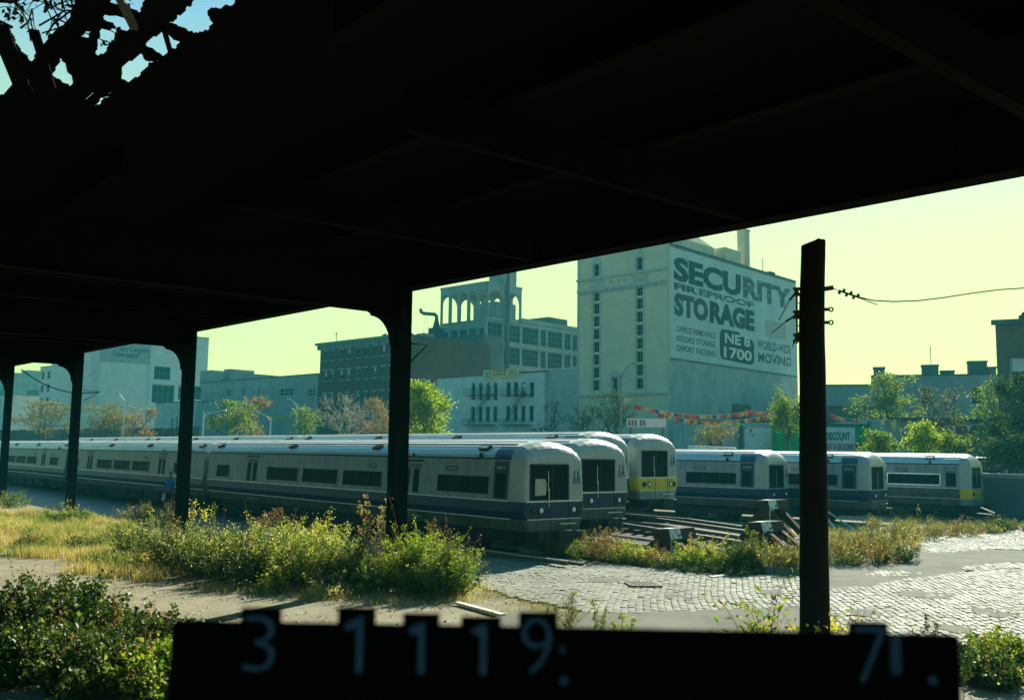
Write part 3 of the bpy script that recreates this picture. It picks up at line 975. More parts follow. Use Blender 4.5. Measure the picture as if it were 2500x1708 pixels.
def track_dir(th): return Vector((-math.sin(th), math.cos(th), 0)), Vector((math.cos(th), math.sin(th), 0))
TT = R(39.9)
D1, T1 = track_dir(TT)
O1 = Vector((1.55, 33.5, 0))
OFF = {1: (0.0, 0.0), 2: (4.0, 1.6), 3: (8.0, 5.2), 4: (12.0, 5.8)}
front = {k: O1 + T1 * s + D1 * e for k, (s, e) in OFF.items()}
lift = {1: hz(1334, 1076, 33.5) - 3.94, 2: hz(1475, 1070, 37.3) - 3.94, 3: hz(1500, 1047, 42.6) - 3.94 - .1, 4: hz(1600, 1052, 45.6) - 3.94 - .12}
RZ = PI / 2 + TT
def place(k, j): return (front[k] + D1 * (CAR_L + 0.5) * j + Vector((0, 0, lift[k])))
make_car(True, 'blue', True, '385', 'dull', True, 'nearest cream fronted train car with blue band and paper in its windscreen', place(1, 0), RZ, 'stored train cars')
make_car(True, 'blue', True, '386', 'dull', False, 'cream fronted blue banded train car tucked behind the nearest one', place(2, 0), RZ, 'stored train cars')
make_car(True, 'blue', True, '387', 'dull', False, 'train car with domed front beside the yellow banded one', place(3, 0), RZ, 'stored train cars')
make_car(True, 'yellow', True, '9402', 'dull', False, 'cream train car with bright yellow front band facing the bumper blocks', place(4, 0), RZ, 'stored train cars')
proto = make_car(False, 'blue', True, None, 'dull', False, 'silver train car second in the nearest train', place(1, 1), RZ, 'stored train cars')
for k, j, lb in ((1, 2, 'silver train car third in the nearest train'), (1, 3, 'silver train car fourth in the nearest train at the far left'),
                 (2, 1, 'second car of the middle train, only its roof showing'), (2, 2, 'third car of the middle train, only its roof showing'), (2, 3, 'fourth car of the middle train, roof showing far left'),
                 (3, 1, 'second car of the rear train, roof showing behind two others'), (3, 2, 'third car of the rear train, roof showing behind two others')):
    c = copy_tree(proto)
    c.location = place(k, j)
    c['label'] = lb
TA = R(50)
DA, TAv = track_dir(TA)
def front_from_corner(px, Z):
    c = Vector(((px - 1250) / FPX * Z, Z, 0))
    return c + Vector((math.cos(TA), math.sin(TA), 0)) * 1.5 - DA * CAPX
FA, FB, FC = front_from_corner(1844, 51.8), front_from_corner(2092, 52.6), front_from_corner(2338, 57.7)
LA, LB, LC = hz(1870, 1098, 52.3) - 3.94, hz(2120, 1103, 53) - 3.94, hz(2350, 1107.5, 58) - 3.94
RZA = PI / 2 + TA
make_car(True, 'blue', True, '9410', 'red', False, 'blue banded train car with red markers left of the wooden pole', FA + Vector((0, 0, LA)), RZA, 'stored train cars')
make_car(True, 'blue', True, '423', 'red', False, 'blue banded train car with red markers half hidden by the wooden pole', FB + Vector((0, 0, LB)), RZA, 'stored train cars')
make_car(True, 'yellow', False, '9547', 'red', False, 'silver sided train car with yellow front band at the far right', FC + Vector((0, 0, LC)), RZA, 'stored train cars')

# ------------------------------------------------------------------ tracks, bed and bumper blocks
BUMP = {1: -2.2, 2: -3.7, 3: -8.3, 4: -6.4}
def bed_z(s, e):
    pts = [(-4.2, -0.02), (-2.2, lift[1] - .17), (0, lift[1] - .17), (4, lift[2] - .17), (8, lift[3] - .17), (12, lift[4] - .17), (14.2, lift[4] - .17), (18, -0.02)]
    for (a, za), (b, zb) in zip(pts, pts[1:]):
        if a <= s <= b:
            z = za + (zb - za) * (s - a) / (b - a); break
    else: return -0.02
    fr = [(-4.2, -1.5), (0, -2.6), (4, -4.2), (8, -5.2), (12, -3.4), (14.2, -1.5), (18, 2)]
    for (a, ea), (b, eb) in zip(fr, fr[1:]):
        if a <= s <= b: ef = ea + (eb - ea) * (s - a) / (b - a)
    k = max(0.0, min(1.0, (e - ef) / 8.0))
    return z * (0.35 + 0.65 * k) if e > ef else -0.03
m = MB()
ss = [-4.2, -3, -2.2, -1, 0, 1.5, 3, 4, 5.5, 7, 8, 9.5, 11, 12, 13.2, 14.2, 16, 18]
es = [-7, -6, -5.2, -4.4, -3.7, -3, -2.3, -1.5, -.7, 0, 1, 2, 3.5, 5, 10, 20, 40, 70, 112]
idx = {}
vs = []
for i, s in enumerate(ss):
    for j, e in enumerate(es):
        p = O1 + T1 * s + D1 * e
        idx[i, j] = len(vs); vs.append((p.x, p.y, bed_z(s, e)))
m.add(vs, [(idx[i, j], idx[i + 1, j], idx[i + 1, j + 1], idx[i, j + 1]) for i in range(len(ss) - 1) for j in range(len(es) - 1)])
tag(m.build('ballast_bed', M_ballast, smooth=True), kind='structure')
M_rail = pm('rusty_rail', (0.09, 0.065, 0.05), (0.15, 0.11, 0.08), scale=6, rough=0.5, metal=0.4)
M_railtop = pm('worn_rail_head', (0.55, 0.54, 0.50), (0.40, 0.38, 0.35), scale=3, rough=0.35, metal=0.5)
M_tie = pm('old_sleeper', (0.07, 0.055, 0.045), (0.04, 0.033, 0.028), scale=3, rough=0.95, bump=0.4)
tie = MB(); tie.box(-.11, .11, -1.25, 1.25, -.12, .0)
TIE = tie.mesh('sleeper', M_tie)
ORD = {1: 'first track in front of the nearest train car', 2: 'second track, ending at the low white edged bumper', 3: 'third track, ending at the middle bumper block', 4: 'fourth track in front of the yellow banded car'}
for k in (1, 2, 3, 4):
    s, e = OFF[k]
    xa = BUMP[k] - (-0.0)
    o = O1 + T1 * s + D1 * e
    t = thing('railway_track', 'rusty ' + ORD[k], 'track', o, RZ, 'yard tracks')
    def zr(x):
        ee = e + x
        return bed_z(s, ee) + .17
    for yy, nm in ((.72, 'rail'), (-.72, 'rail'), (1.45, 'power_rail')):
        m = MB(); h = MB()
        n = 12
        for i in range(n):
            x0 = xa + (6.0 - xa) * i / n; x1 = xa + (6.0 - xa) * (i + 1) / n
            z0, z1 = zr(x0), zr(x1)
            if nm == 'power_rail': z0 += .1; z1 += .1
            def seg(mm, w, a, b):
                mm.add([(x0, yy - w, z0 + a), (x0, yy + w, z0 + a), (x0, yy + w, z0 + b), (x0, yy - w, z0 + b), (x1, yy - w, z1 + a), (x1, yy + w, z1 + a), (x1, yy + w, z1 + b), (x1, yy - w, z1 + b)],
                       ((0, 1, 2, 3), (7, 6, 5, 4), (0, 4, 5, 1), (1, 5, 6, 2), (2, 6, 7, 3), (3, 7, 4, 0)))
            seg(m, .07, -.15, -.12); seg(m, .012, -.12, -.045); seg(h, .036, -.045, 0.0)
        r = m.build(nm, M_rail, t)
        h.build('rail_head', M_railtop, r)
    x = xa
    while x < 2.5:
        link('sleeper', TIE, t, (x, random.gauss(0, .03), zr(x) - .155), (0, 0, random.gauss(0, .015)))
        x += .62
M_bump = pm('tarred_timber', (0.075, 0.045, 0.03), (0.04, 0.028, 0.02), scale=2.5, rough=0.9, bump=0.5, stretch=(2, 2, 7))
M_white = pm('flaking_white_paint', (0.66, 0.64, 0.57), (0.34, 0.31, 0.25), scale=5, rough=0.8, lo=.45, hi=.6, detail=8)
def bumper(k, label, h, braces=1.0):
    s, e = OFF[k]
    o = O1 + T1 * s + D1 * (e + BUMP[k])
    t = thing('bumper_block', label, 'bumper block', (o.x, o.y, max(0, bed_z(s, e + BUMP[k]))), RZ, 'track end bumper blocks')
    for s2 in (-1, 1):
        m = MB(); m.box(-.24, .14, s2 * .42 - .2, s2 * .42 + .2, -.2, h - .34)
        p = m.build('post', M_bump, t)
        m = MB(); m.beam((.05, s2 * .42, h * .75), (1.25 * braces, s2 * .42, .0), .22, .26)
        m.build('brace', M_bump, t)
        m = MB(); m.beam((-.1, s2 * .42, h * .7), (-1.1 * braces, s2 * .42, .0), .2, .24)
        m.build('brace', M_bump, t)
    m = MB(); m.add([(-.34, -.72, h - .34), (.5, -.7, h - .36), (.48, .7, h - .34), (-.36, .72, h - .36), (-.24, -.7, h + .02), (.42, -.68, h), (.40, .68, h - .03), (-.22, .7, h + .01)], ((3, 2, 1, 0), (4, 5, 6, 7), (0, 1, 5, 4), (1, 2, 6, 5), (2, 3, 7, 6), (3, 0, 4, 7)))
    b = m.build('beam', M_bump, t)
    m = MB(); m.add([(-.352, .1, h - .33), (-.372, .725, h - .35), (-.232, .70, h + .015), (-.235, .1, h + .018)], ((0, 1, 2, 3),)); m.box(-.252, -.242, .3, .62, .1, h - .36); m.box(-.2, .1, .2, .66, h + .016, h + .024)
    m.build('white_edge', M_white, b)
    return t
bumper(2, 'low tarred bumper block nearest the kerb with white painted edge', 0.98)
bumper(3, 'squat tarred bumper block standing before the taller one', 0.92)
bumper(4, 'tallest timber bumper block with splayed braces beside the pole', 1.5, 1.15)
# short tracks under the three cars on the right
for f, lf, lb in ((FA, LA, 'track under the car left of the wooden pole'), (FB, LB, 'track under the car behind the wooden pole'), (FC, LC, 'track under the silver car at far right')):
    t = thing('railway_track', lb, 'track', (f.x, f.y, lf), RZA, 'yard tracks')
    for yy in (.72, -.72):
        m = MB(); m.box(-3.5, 26, yy - .035, yy + .035, -.045, 0); m.box(-3.5, 26, yy - .07, yy + .07, -.17, -.12); m.box(-3.5, 26, yy - .012, yy + .012, -.12, -.045)
        m.build('rail', M_rail, t)
# kerb that holds back the weeds
ka, kb = gp(1270, 1352), gp(1985, 1408)
kd = (kb - ka)
t = thing('concrete_kerb', 'low cracked concrete kerb between cobbles and weeds', 'kerb', ka, math.atan2(kd.y, kd.x))
n = 9
for i in range(n):
    m = MB(); L0 = kd.length / n
    m.box(i * L0 + .02, (i + 1) * L0 - .02, -.09, .09, -.1, .24 + random.uniform(-.02, .02))
    m.build('kerb_stone', M_conc, t, rot=(0, 0, 0))
# white painted planks leaning and lying by the right hand cars
for (p, q, w, lb) in (((2018, 1246), (2082, 1290), .16, 'long white painted plank leaning right of the wooden pole'), ((2016, 1262), (2040, 1290), .12, 'short white painted plank leaning right of the wooden pole'),
                      ((2395, 1238), (2428, 1252), .10, 'white plank propped below the silver car at far right'), ((2385, 1252), (2425, 1256), .16, 'white board lying below the silver car at far right')):
    Z = gp(*q).y if p[0] < 2100 else 54
    a, b = at(p[0], p[1], Z + .6), at(q[0], q[1], Z)
    m = MB(); m.beam(a, b, w, .05)
    tag(m.build('white_plank', M_white), lb, 'plank')

# ------------------------------------------------------------------ buildings across the street
UL = Vector((-math.sin(R(47)), math.cos(R(47)), 0))     # the street runs off to the left
BX = -UL                                                # along a front, to the right and nearer
BY = Vector((math.cos(R(47)), math.sin(R(47)), 0))      # into a building
BRZ = math.atan2(BX.y, BX.x)
SC = Vector(((1633 - 1250) / FPX * 118, 118, 0))        # street corner of the storage building
def on_street(px, back=0.0):
    """the point of the building line (set back) that the pixel column px looks at"""
    r = (px - 1250) / FPX
    c = SC + BY * back
    s = (c.x - r * c.y) / (r * UL.y - UL.x)
    return c + UL * s
M_cream = pm('cream_brick', (0.64, 0.58, 0.39), (0.53, 0.485, 0.34), scale=0.5, rough=0.9, detail=9)
M_signwall = pm('whitewashed_wall', (0.56, 0.63, 0.58), (0.40, 0.47, 0.44), scale=0.35, rough=0.9, detail=11, lo=.3, hi=.72)
M_sidewall = pm('grey_party_wall', (0.28, 0.33, 0.31), (0.42, 0.46, 0.43), scale=0.5, rough=0.9, detail=11)
M_terra = pm('pale_terracotta', (0.50, 0.50, 0.43), (0.36, 0.37, 0.32), scale=1.5, rough=0.8)
M_letter = paintmat('worn_black_lettering', (0.03, 0.055, 0.055), (0.44, 0.50, 0.46), scale=1.7, cover=0.66, soft=0.07)
M_letter_f = paintmat('faded_black_lettering', (0.05, 0.085, 0.085), (0.48, 0.55, 0.5), scale=1.9, cover=0.59, soft=0.08)
M_letter_s = paintmat('sharp_black_lettering', (0.06, 0.08, 0.08), (0.42, 0.48, 0.45), scale=2.0, cover=0.68, soft=0.06)
M_letter_w = paintmat('white_lettering', (0.68, 0.68, 0.61), (0.2, 0.22, 0.21), scale=1.8, cover=0.64, soft=0.05)
M_brick = pm('dark_red_brick', (0.105, 0.036, 0.014), (0.06, 0.024, 0.012), scale=0.6, rough=0.9, detail=9)
M_dkwall = pm('dark_grey_wall', (0.075, 0.08, 0.075), (0.12, 0.125, 0.115), scale=0.3, rough=0.9, detail=9)
M_midwall = pm('mid_grey_wall', (0.20, 0.22, 0.22), (0.30, 0.32, 0.31), scale=0.4, rough=0.9, detail=9)
M_factory = pm('factory_concrete', (0.29, 0.31, 0.28), (0.21, 0.23, 0.21), scale=0.4, rough=0.9, detail=9)
M_white_wall = pm('dirty_white_stucco', (0.62, 0.63, 0.58), (0.46, 0.48, 0.45), scale=0.5, rough=0.9, detail=10)
M_news = pm('pale_stone', (0.66, 0.66, 0.58), (0.52, 0.53, 0.48), scale=0.5, rough=0.9, detail=9)
M_panel = pm('dark_glazed_panel', (0.05, 0.06, 0.06), (0.085, 0.095, 0.09), scale=1.2, rough=0.35, detail=8)
M_wglass = glassmat('window_glass', (0.008, 0.012, 0.014), 0.4, 0.08)
M_wframe = pm('window_frame_grey', (0.20, 0.21, 0.19), (0.14, 0.15, 0.14), scale=3, rough=0.7)
M_wframe_w = pm('window_frame_white', (0.62, 0.63, 0.58), (0.48, 0.5, 0.46), scale=3, rough=0.7)
M_tar = pm('tar_roof', (0.06, 0.06, 0.055), (0.1, 0.1, 0.09), scale=0.7, rough=0.95)
M_green = pm('bright_green_paint', (0.03, 0.36, 0.08), (0.025, 0.27, 0.06), scale=0.8, rough=0.7)
M_signw = pm('white_signboard', (0.66, 0.68, 0.66), (0.52, 0.55, 0.54), scale=1.5, rough=0.6)
M_signy = pm('pale_yellow_signboard', (0.62, 0.56, 0.24), (0.48, 0.44, 0.2), scale=1.8, rough=0.7)
M_redp = pm('red_sign_paint', (0.42, 0.035, 0.03), (0.3, 0.03, 0.03), scale=2, rough=0.7)
M_tealp = pm('green_sign_paint', (0.02, 0.12, 0.10), (0.02, 0.09, 0.08), scale=2, rough=0.7)
M_iron = pm('black_iron', (0.03, 0.03, 0.03), (0.05, 0.045, 0.04), scale=4, rough=0.7)
M_galv = pm('galvanised_metal', (0.50, 0.52, 0.52), (0.38, 0.40, 0.40), scale=3, rough=0.4, metal=0.4)

def wall_open(m, w, h, ops, z0=0.0, x0=0.0, y=0.0, depth=0.3):
    """a wall in x, z facing -y, with real openings"""
    xs = sorted(set([x0, x0 + w] + [v for o in ops for v in o[:2]]))
    zs = sorted(set([z0, z0 + h] + [v for o in ops for v in o[2:4]]))
    for a, b in zip(xs, xs[1:]):
        for c, d in zip(zs, zs[1:]):
            mx, mz = (a + b) / 2, (c + d) / 2
            if any(o[0] < mx < o[1] and o[2] < mz < o[3] for o in ops): continue
            m.quad((a, y, c), (b, y, c), (b, y, d), (a, y, d))
    for a, b, c, d in [o[:4] for o in ops]:
        m.quad((a, y, c), (a, y, d), (a, y + depth, d), (a, y + depth, c)); m.quad((b, y, c), (b, y + depth, c), (b, y + depth, d), (b, y, d))
        m.quad((a, y, c), (a, y + depth, c), (b, y + depth, c), (b, y, c)); m.quad((a, y, d), (b, y, d), (b, y + depth, d), (a, y + depth, d))
_wm = {}
def win_mesh(w, h, cols, rows, fm):
    k = (round(w, 2), round(h, 2), cols, rows, fm.name)
    if k not in _wm:
        t = min(.12, w * .1)
        m = MB()
        m.box(0, w, -.06, .0, 0, t); m.box(0, w, -.06, .0, h - t, h); m.box(0, t, -.06, .0, t, h - t); m.box(w - t, w, -.06, .0, t, h - t)
        for i in range(1, cols): m.box(w * i / cols - .035, w * i / cols + .035, -.05, -.005, t, h - t)
        for i in range(1, rows): m.box(t, w - t, -.055, -.01, h * i / rows - .035, h * i / rows + .035)
        p = MB(); p.quad((0.01, -.004, 0.01), (w - .01, -.004, 0.01), (w - .01, -.004, h - .01), (.01, -.004, h - .01))
        _wm[k] = (m.mesh('window', fm), p.mesh('pane', M_wglass))
    return _wm[k]
def window(parent, x, z, w, h, cols=1, rows=2, y=0.28, fm=None, rz=0.0, blind=False):
    a, b = win_mesh(w, h, cols, rows, fm or M_wframe)
    o = link('window', a, parent, (x, y, z), (0, 0, rz))
    link('pane', b, o)
    if blind:
        hh = h * random.uniform(.25, .6)
        m = MB(); m.box(w * .12, w * .88, -.045, -.012, h - .13 - hh, h - .13)
        m.build('blind', M_signw, o)
    return o
def block(name, label, org, w, d, h, mat, ops=(), cat='building', roof=True, side_mat=None, group='buildings across the street', rz=BRZ, z=STREET, win=None, parapet=0.6, back=True, topmat=None):
    t = thing(name, label, cat, (org.x, org.y, z), rz, group)
    m = MB(); wall_open(m, w, h, list(ops))
    m.build('front_wall', mat, t)
    m = MB(); m.quad((w, 0, 0), (w, d, 0), (w, d, h), (w, 0, h)); m.quad((0, 0, 0), (0, 0, h), (0, d, h), (0, d, 0)); m.quad((0, d, 0), (0, d, h), (w, d, h), (w, d, 0))
    m.build('side_wall', side_mat or mat, t)
    m = MB(); m.quad((0.01, 0.31, h - parapet), (w, 0.31, h - parapet), (w, d, h - parapet), (0.01, d, h - parapet))
    m.box(-.08, w + .08, -.12, .35, h, h + .18); m.box(w - .3, w + .1, .352, d, h, h + .16)
    m.build('roof', topmat or M_tar, t)
    for o in ops:
        kw = o[4] if len(o) > 4 else {}
        window(t, o[0], o[2], o[1] - o[0], o[3] - o[2], **{**(win or {}), **kw})
    return t
def z_on(px, py, P): return hz(px, py, P.y) - STREET

# ---- storage building with the painted wall
w_s, d_s = 14.5, 35.0
org = SC - BX * w_s
h_s = z_on(1633, 594, SC)
ops = []
zlo, zhi = 9.3, 23.0
for xs in (2.7, 9.7):
    n = 8
    for k in range(n):
        a = zlo + (zhi - zlo) * k / n
        ops.append((xs, xs + 1.0, a + .28, a + (zhi - zlo) / n - .02, dict(cols=2, rows=2)))
    ops.append((xs + .05, xs + .95, 24.95, 26.6, dict(cols=1, rows=2)))
ops.append((5.95, 6.75, 9.3, 11.2, dict(cols=2, rows=1)))
sec = block('storage_warehouse', 'tall cream storage warehouse with giant painted advertising wall', org, w_s, d_s, h_s, M_cream, ops, side_mat=M_sidewall, win=dict(cols=1, rows=2), parapet=0.5)
m = MB(); m.box(-.15, w_s + .12, -.28, 0, 24.5, 24.75); m.box(-.1, w_s + .08, -.16, 0, 22.95, 23.25)
m.build('cornice', M_terra, sec)
m = MB(); m.box(-.15, w_s + .1, -.35, 0, 8.8, 9.15)
m.build('base_cornice', M_terra, sec)
cb = MB(); cb.plate([(0, 0), (.26, 0), (.26, -.28), (.13, -.42), (0, -.28)], -.14, 0)
CORB = cb.mesh('corbel', M_terra)
for k in range(33):
    link('corbel', CORB, sec, (.1 + k * .435, 0, 22.94))
qn = MB(); qn.box(0, .3, -.09, 0, 0, .3)
QUO = qn.mesh('quoin', M_terra)
for xs in (2.7, 9.7):
    for k in range(24):
        for dx in (-.34, 1.04): link('quoin', QUO, sec, (xs + dx + (0.05 if k % 2 else 0), 0, zlo + .1 + k * .56))
    # pointed hood over the upper window
    m = MB(); m.plate([(xs - .25, 26.6), (xs + 1.25, 26.6), (xs + 1.2, 26.85), (xs + .8, 27.2), (xs + .62, 27.7), (xs + .5, 28.3 - .3), (xs + .38, 27.7), (xs + .2, 27.2), (xs - .2, 26.85)], -.16, 0)
    m.box(xs - .2, xs + 0, -.12, 0, 24.78, 26.6); m.box(xs + 1.0, xs + 1.2, -.12, 0, 24.78, 26.6)
    m.build('window_hood', M_terra, sec)
    m = MB(); m.box(xs - .7, xs + 1.7, -.1, 0, 23.4, 24.3); m.box(xs - .2, xs + 1.2, -.13, -.1, 23.6, 24.1)
    m.build('date_panel', M_terra, sec)
for k in range(3):
    m = MB(); m.lathe((5.6 + k * 1.15, 0, 23.85), [(.3, 0), (.3, -.06), (.2, -.1), (.001, -.1)], 12, 'Y')
    m.build('medallion', M_terra, sec)
m = MB(); m.plate([(5.5, 11.3), (7.2, 11.3), (7.2, 11.55), (6.35, 12.05), (5.5, 11.55)], -.25, 0); m.box(5.6, 5.9, -.15, 0, 9.2, 11.3); m.box(6.8, 7.1, -.15, 0, 9.2, 11.3)
m.build('balcony_surround', M_terra, sec)
m = MB(); m.box(w_s - .02, w_s + .06, -.06, .3, 0, h_s); m.box(-.06, .25, -.06, 0, 0, h_s)
m.build('corner_strip', M_terra, sec)
# the painted wall itself faces down the side
zb_s = z_on(1634, 871, SC)
m = MB(); m.box(w_s, w_s + .03, .35, d_s - .3, zb_s, h_s - .3)
m.build('painted_sign', M_signwall, sec)
m = MB(); m.box(w_s, w_s + .06, .35, d_s - .3, zb_s - .28, zb_s); m.box(w_s, w_s + .05, .16, .35, zb_s, h_s - .1); m.box(w_s, w_s + .06, .35, d_s - .3, h_s - .3, h_s - .05)
m.build('sign_border', pm('sign_border_dark', (0.10, 0.13, 0.13), (0.2, 0.23, 0.22), scale=1.2, rough=.9), sec)
def wall_text(s, y0, y1, z0, z1, mt, bold=0.0, off=.034):
    return lettering(s, mt, sec, (w_s + off, y0, z0 - STREET), PI / 2, width=y1 - y0, height=z1 - z0, depth=.012, bold=bold)
wall_text('SECU', 1.3, 18.2, 25.7, 28.85, M_letter, .05)
wall_text('RITY', 18.8, 33.2, 25.75, 28.8, M_letter_f, .05)
wall_text('FIR', 1.4, 6.9, 24.55, 25.45, M_letter_s, .05)
wall_text('EPROOF', 7.3, 21.8, 24.55, 25.45, M_letter_f, .045)
wall_text('STO', 1.4, 9.5, 21.2, 24.2, M_letter_s, .06)
wall_text('RAGE', 9.9, 21.9, 21.2, 24.2, M_letter, .06)
wall_text('OFFICE REMOVALS', 1.9, 11.3, 19.2, 19.95, M_letter_s, .01)
wall_text('RECORD STORAGE', 1.9, 11.3, 18.0, 18.75, M_letter_s, .01)
wall_text('EXPORT PACKING', 1.9, 11.3, 16.75, 17.5, M_letter_s, .01)
m = MB()
P = [(12.9, 16.6), (21.0, 16.4), (21.7, 17.0), (21.7, 19.5), (21.0, 20.0), (17.8, 20.2), (17.7, 20.7), (13.0, 20.7), (12.4, 20.1), (12.4, 17.2)]
m.poly([(w_s + .036, y, z - STREET) for y, z in P])
m.build('phone_panel', M_letter, sec)
wall_text('NE 8', 13.7, 20.6, 18.85, 20.3, M_letter_w, .03, .05)
wall_text('1700', 13.4, 21.0, 16.85, 18.4, M_letter_w, .03, .05)
wall_text('WORLD-WIDE', 22.6, 32.9, 18.9, 20.2, M_letter_f, .02)
wall_text('MOVING', 22.8, 32.9, 17.0, 18.4, M_letter_f, .03)
m = MB(); m.box(w_s + .03, w_s + .038, 25.0, 31.5, 20.9 - STREET, 23.4 - STREET)
m.build('faded_picture', pm('faded_picture', (0.46, 0.42, 0.38), (0.36, 0.38, 0.35), scale=1.2, rough=.9, detail=8), sec)
# roof house, chimney, mast
m = MB()
m.slab([(8.0, 6), (12.8, 6), (12.8, 14), (8.0, 14)], h_s - .5, h_s + 2.0)
m.add([(8, 6, h_s + 2.0), (12.8, 6, h_s + 2.0), (12.8, 14, h_s + 2.0), (8, 14, h_s + 2.0), (9.0, 10, h_s + 3.4), (12.0, 10, h_s + 3.4)], ((0, 1, 5, 4), (1, 2, 5), (2, 3, 4, 5), (3, 0, 4)))
m.build('roof_house', M_cream, sec)
m = MB(); m.slab([(9.5, 15.2), (13.9, 15.2), (13.9, 19.5), (9.5, 19.5)], h_s - .5, h_s + 2.2)
m.build('stair_house', M_cream, sec)
m = MB(); m.slab([(12.7, 20.6), (13.9, 20.6), (13.9, 22.0), (12.7, 22.0)], h_s - .5, h_s + 5.6); m.slab([(12.6, 20.5), (14.0, 20.5), (14.0, 22.1), (12.6, 22.1)], h_s + 5.6, h_s + 5.8)
m.build('chimney', M_cream, sec)
m = MB(); m.tube([(13.8, 26, h_s - .2), (13.8, 26, h_s + 2.4)], .06, 5); m.slab([(13.2, 27.5), (14.2, 27.5), (14.2, 29), (13.2, 29)], h_s, h_s + .6)
m.build('roof_mast', M_iron, sec)
m = MB(); m.box(w_s, w_s + .1, 15.5, 20.5, z_on(1770, 1000, SC + BY * 17) - 1.5, z_on(1770, 1000, SC + BY * 17) + .8)
m.build('wall_vent', M_panel, sec)

# ---- white low building with fire escapes, right of the leafy tree
pa, pb = on_street(1068), on_street(1331)
w = (pb - pa).length
h = z_on(1070, 924, pa)
def fx(px): return (on_street(px) - pa).dot(BX)
ops = []
for k, px in enumerate((1152, 1170, 1188, 1206)):
    x = fx(px)
    zt = z_on(px, 940, on_street(px))
    ops.append((x, x + .8, zt - 2.2, zt, dict(cols=1, rows=2, fm=M_wframe)))
    zt = z_on(px, 992, on_street(px))
    ops.append((x, x + .8, zt - 2.3, zt))
for k, px in enumerate((1237, 1255, 1274, 1294)):
    x = fx(px)
    zt = z_on(px, 933, on_street(px))
    ops.append((x, x + .85, zt - 2.1, zt, dict(blind=k == 2)))
    zt = z_on(px, 990, on_street(px))
    ops.append((x, x + .8, zt - 2.2, zt))
wl_ = block('white_loft', 'dirty white three storey loft with fire escapes and yellow roof sign', pa, w, 16, h, M_white_wall, ops)
for px in (1152, 1170, 1188, 1206):                      # arched heads
    x = fx(px); zt = z_on(px, 940, on_street(px))
    m = MB(); pts = [(x + .4 + .41 * math.cos(PI * k / 8), zt + .38 * math.sin(PI * k / 8)) for k in range(9)]
    m.plate(pts, -.03, .0)
    m.build('arched_head', M_panel, wl_)
for px0, px1 in ((1145, 1215), (1232, 1300)):            # fire escapes
    x0, x1 = fx(px0), fx(px1)
    m = MB()
    for py in (965, 1038):
        zf = z_on((px0 + px1) / 2, py, on_street((px0 + px1) / 2))
        m.box(x0, x1, -1.1, 0, zf, zf + .07)
        m.box(x0, x1, -1.12, -1.06, zf + .9, zf + .96); m.box(x0, x1, -1.12, -1.08, zf + .45, zf + .49)
        x = x0
        while x < x1: m.box(x, x + .04, -1.12, -1.08, zf, zf + .9); x += .5
    za, zc = z_on(1250, 965, pa), z_on(1250, 1038, pa)
    m.beam((x1 - 1.0, -.9, za), (x0 + .8, -.9, zc), .06, .10); m.beam((x1 - 1.0, -.4, za), (x0 + .8, -.4, zc), .06, .10)
    m.build('fire_escape', M_iron, wl_)
m = MB()
for a, b, c, d in ((fx(1078), fx(1097), 1, 3.2), (fx(1108), fx(1118), 1, 3.2)): m.box(a, b, -.05, 0, h - 4.6, h - 2.2)
m.build('blocked_window', M_white_wall, wl_)
m = MB(); m.box(fx(1072), fx(1150), -.12, 0, h - 5.4, h - 5.0)
m.build('ledge', M_white_wall, wl_)
sx0, sx1 = fx(1185), fx(1271)
szb, szt = z_on(1228, 921, on_street(1228)), z_on(1228, 901, on_street(1228))
m = MB(); m.box(sx0, sx1, -.4, -.25, szb, szt)
sg = m.build('roof_sign', M_signy, wl_)
m = MB()
for k in range(2):
    for j in range(5):
        u = sx0 + (sx1 - sx0) * (.30 + .075 * j); m.box(u, u + (sx1 - sx0) * .05, -.42, -.401, szb + .3 + (szt - szb) * .42 * (1 - k), szb + .3 + (szt - szb) * (.42 * (1 - k) + .25))
m.build('sign_mark', M_redp, sg)
m = MB()
for a, b in ((.05, .24), (.74, .95)):
    for k in range(3): m.box(sx0 + (sx1 - sx0) * a, sx0 + (sx1 - sx0) * b, -.42, -.401, szb + (szt - szb) * (.2 + .24 * k), szb + (szt - szb) * (.28 + .24 * k))
m.build('sign_line', M_tealp, sg)
# its lower annex against the warehouse
pc = on_street(1412, 0.4)
pb2 = on_street(1332, 0.4)
an = block('stucco_annex', 'plain grey stucco annex with white coping beside the warehouse', pb2, (pc - pb2).length, 12, z_on(1332, 904, pb2), M_sidewall, [], topmat=M_wframe_w)

# ---- concrete factory with the arcaded tower
pk = on_street(1187, 26)
pl_ = on_street(1072, 26)
w = (pk - pl_).length
zt = z_on(1187, 690, pk)
zm = z_on(1275, 776, pk + BY * 9.5)
fl = z_on(1187, 777, pk)
fac = thing('factory_tower', 'concrete factory with an open arcaded tower and gridded windows', 'building', (pl_.x, pl_.y, STREET), BRZ, 'buildings across the street')
dT, dW = 9.6, 27.5
m = MB()
ops = [(w * k / 5 + .45, w * (k + 1) / 5 - .1, fl - 4.6, fl - 1.6) for k in range(5)]
wall_open(m, w, fl, ops)
m.build('front_wall', M_factory, fac)
for o in ops: window(fac, o[0], o[2], o[1] - o[0], o[3] - o[2], 4, 3, fm=M_wframe)
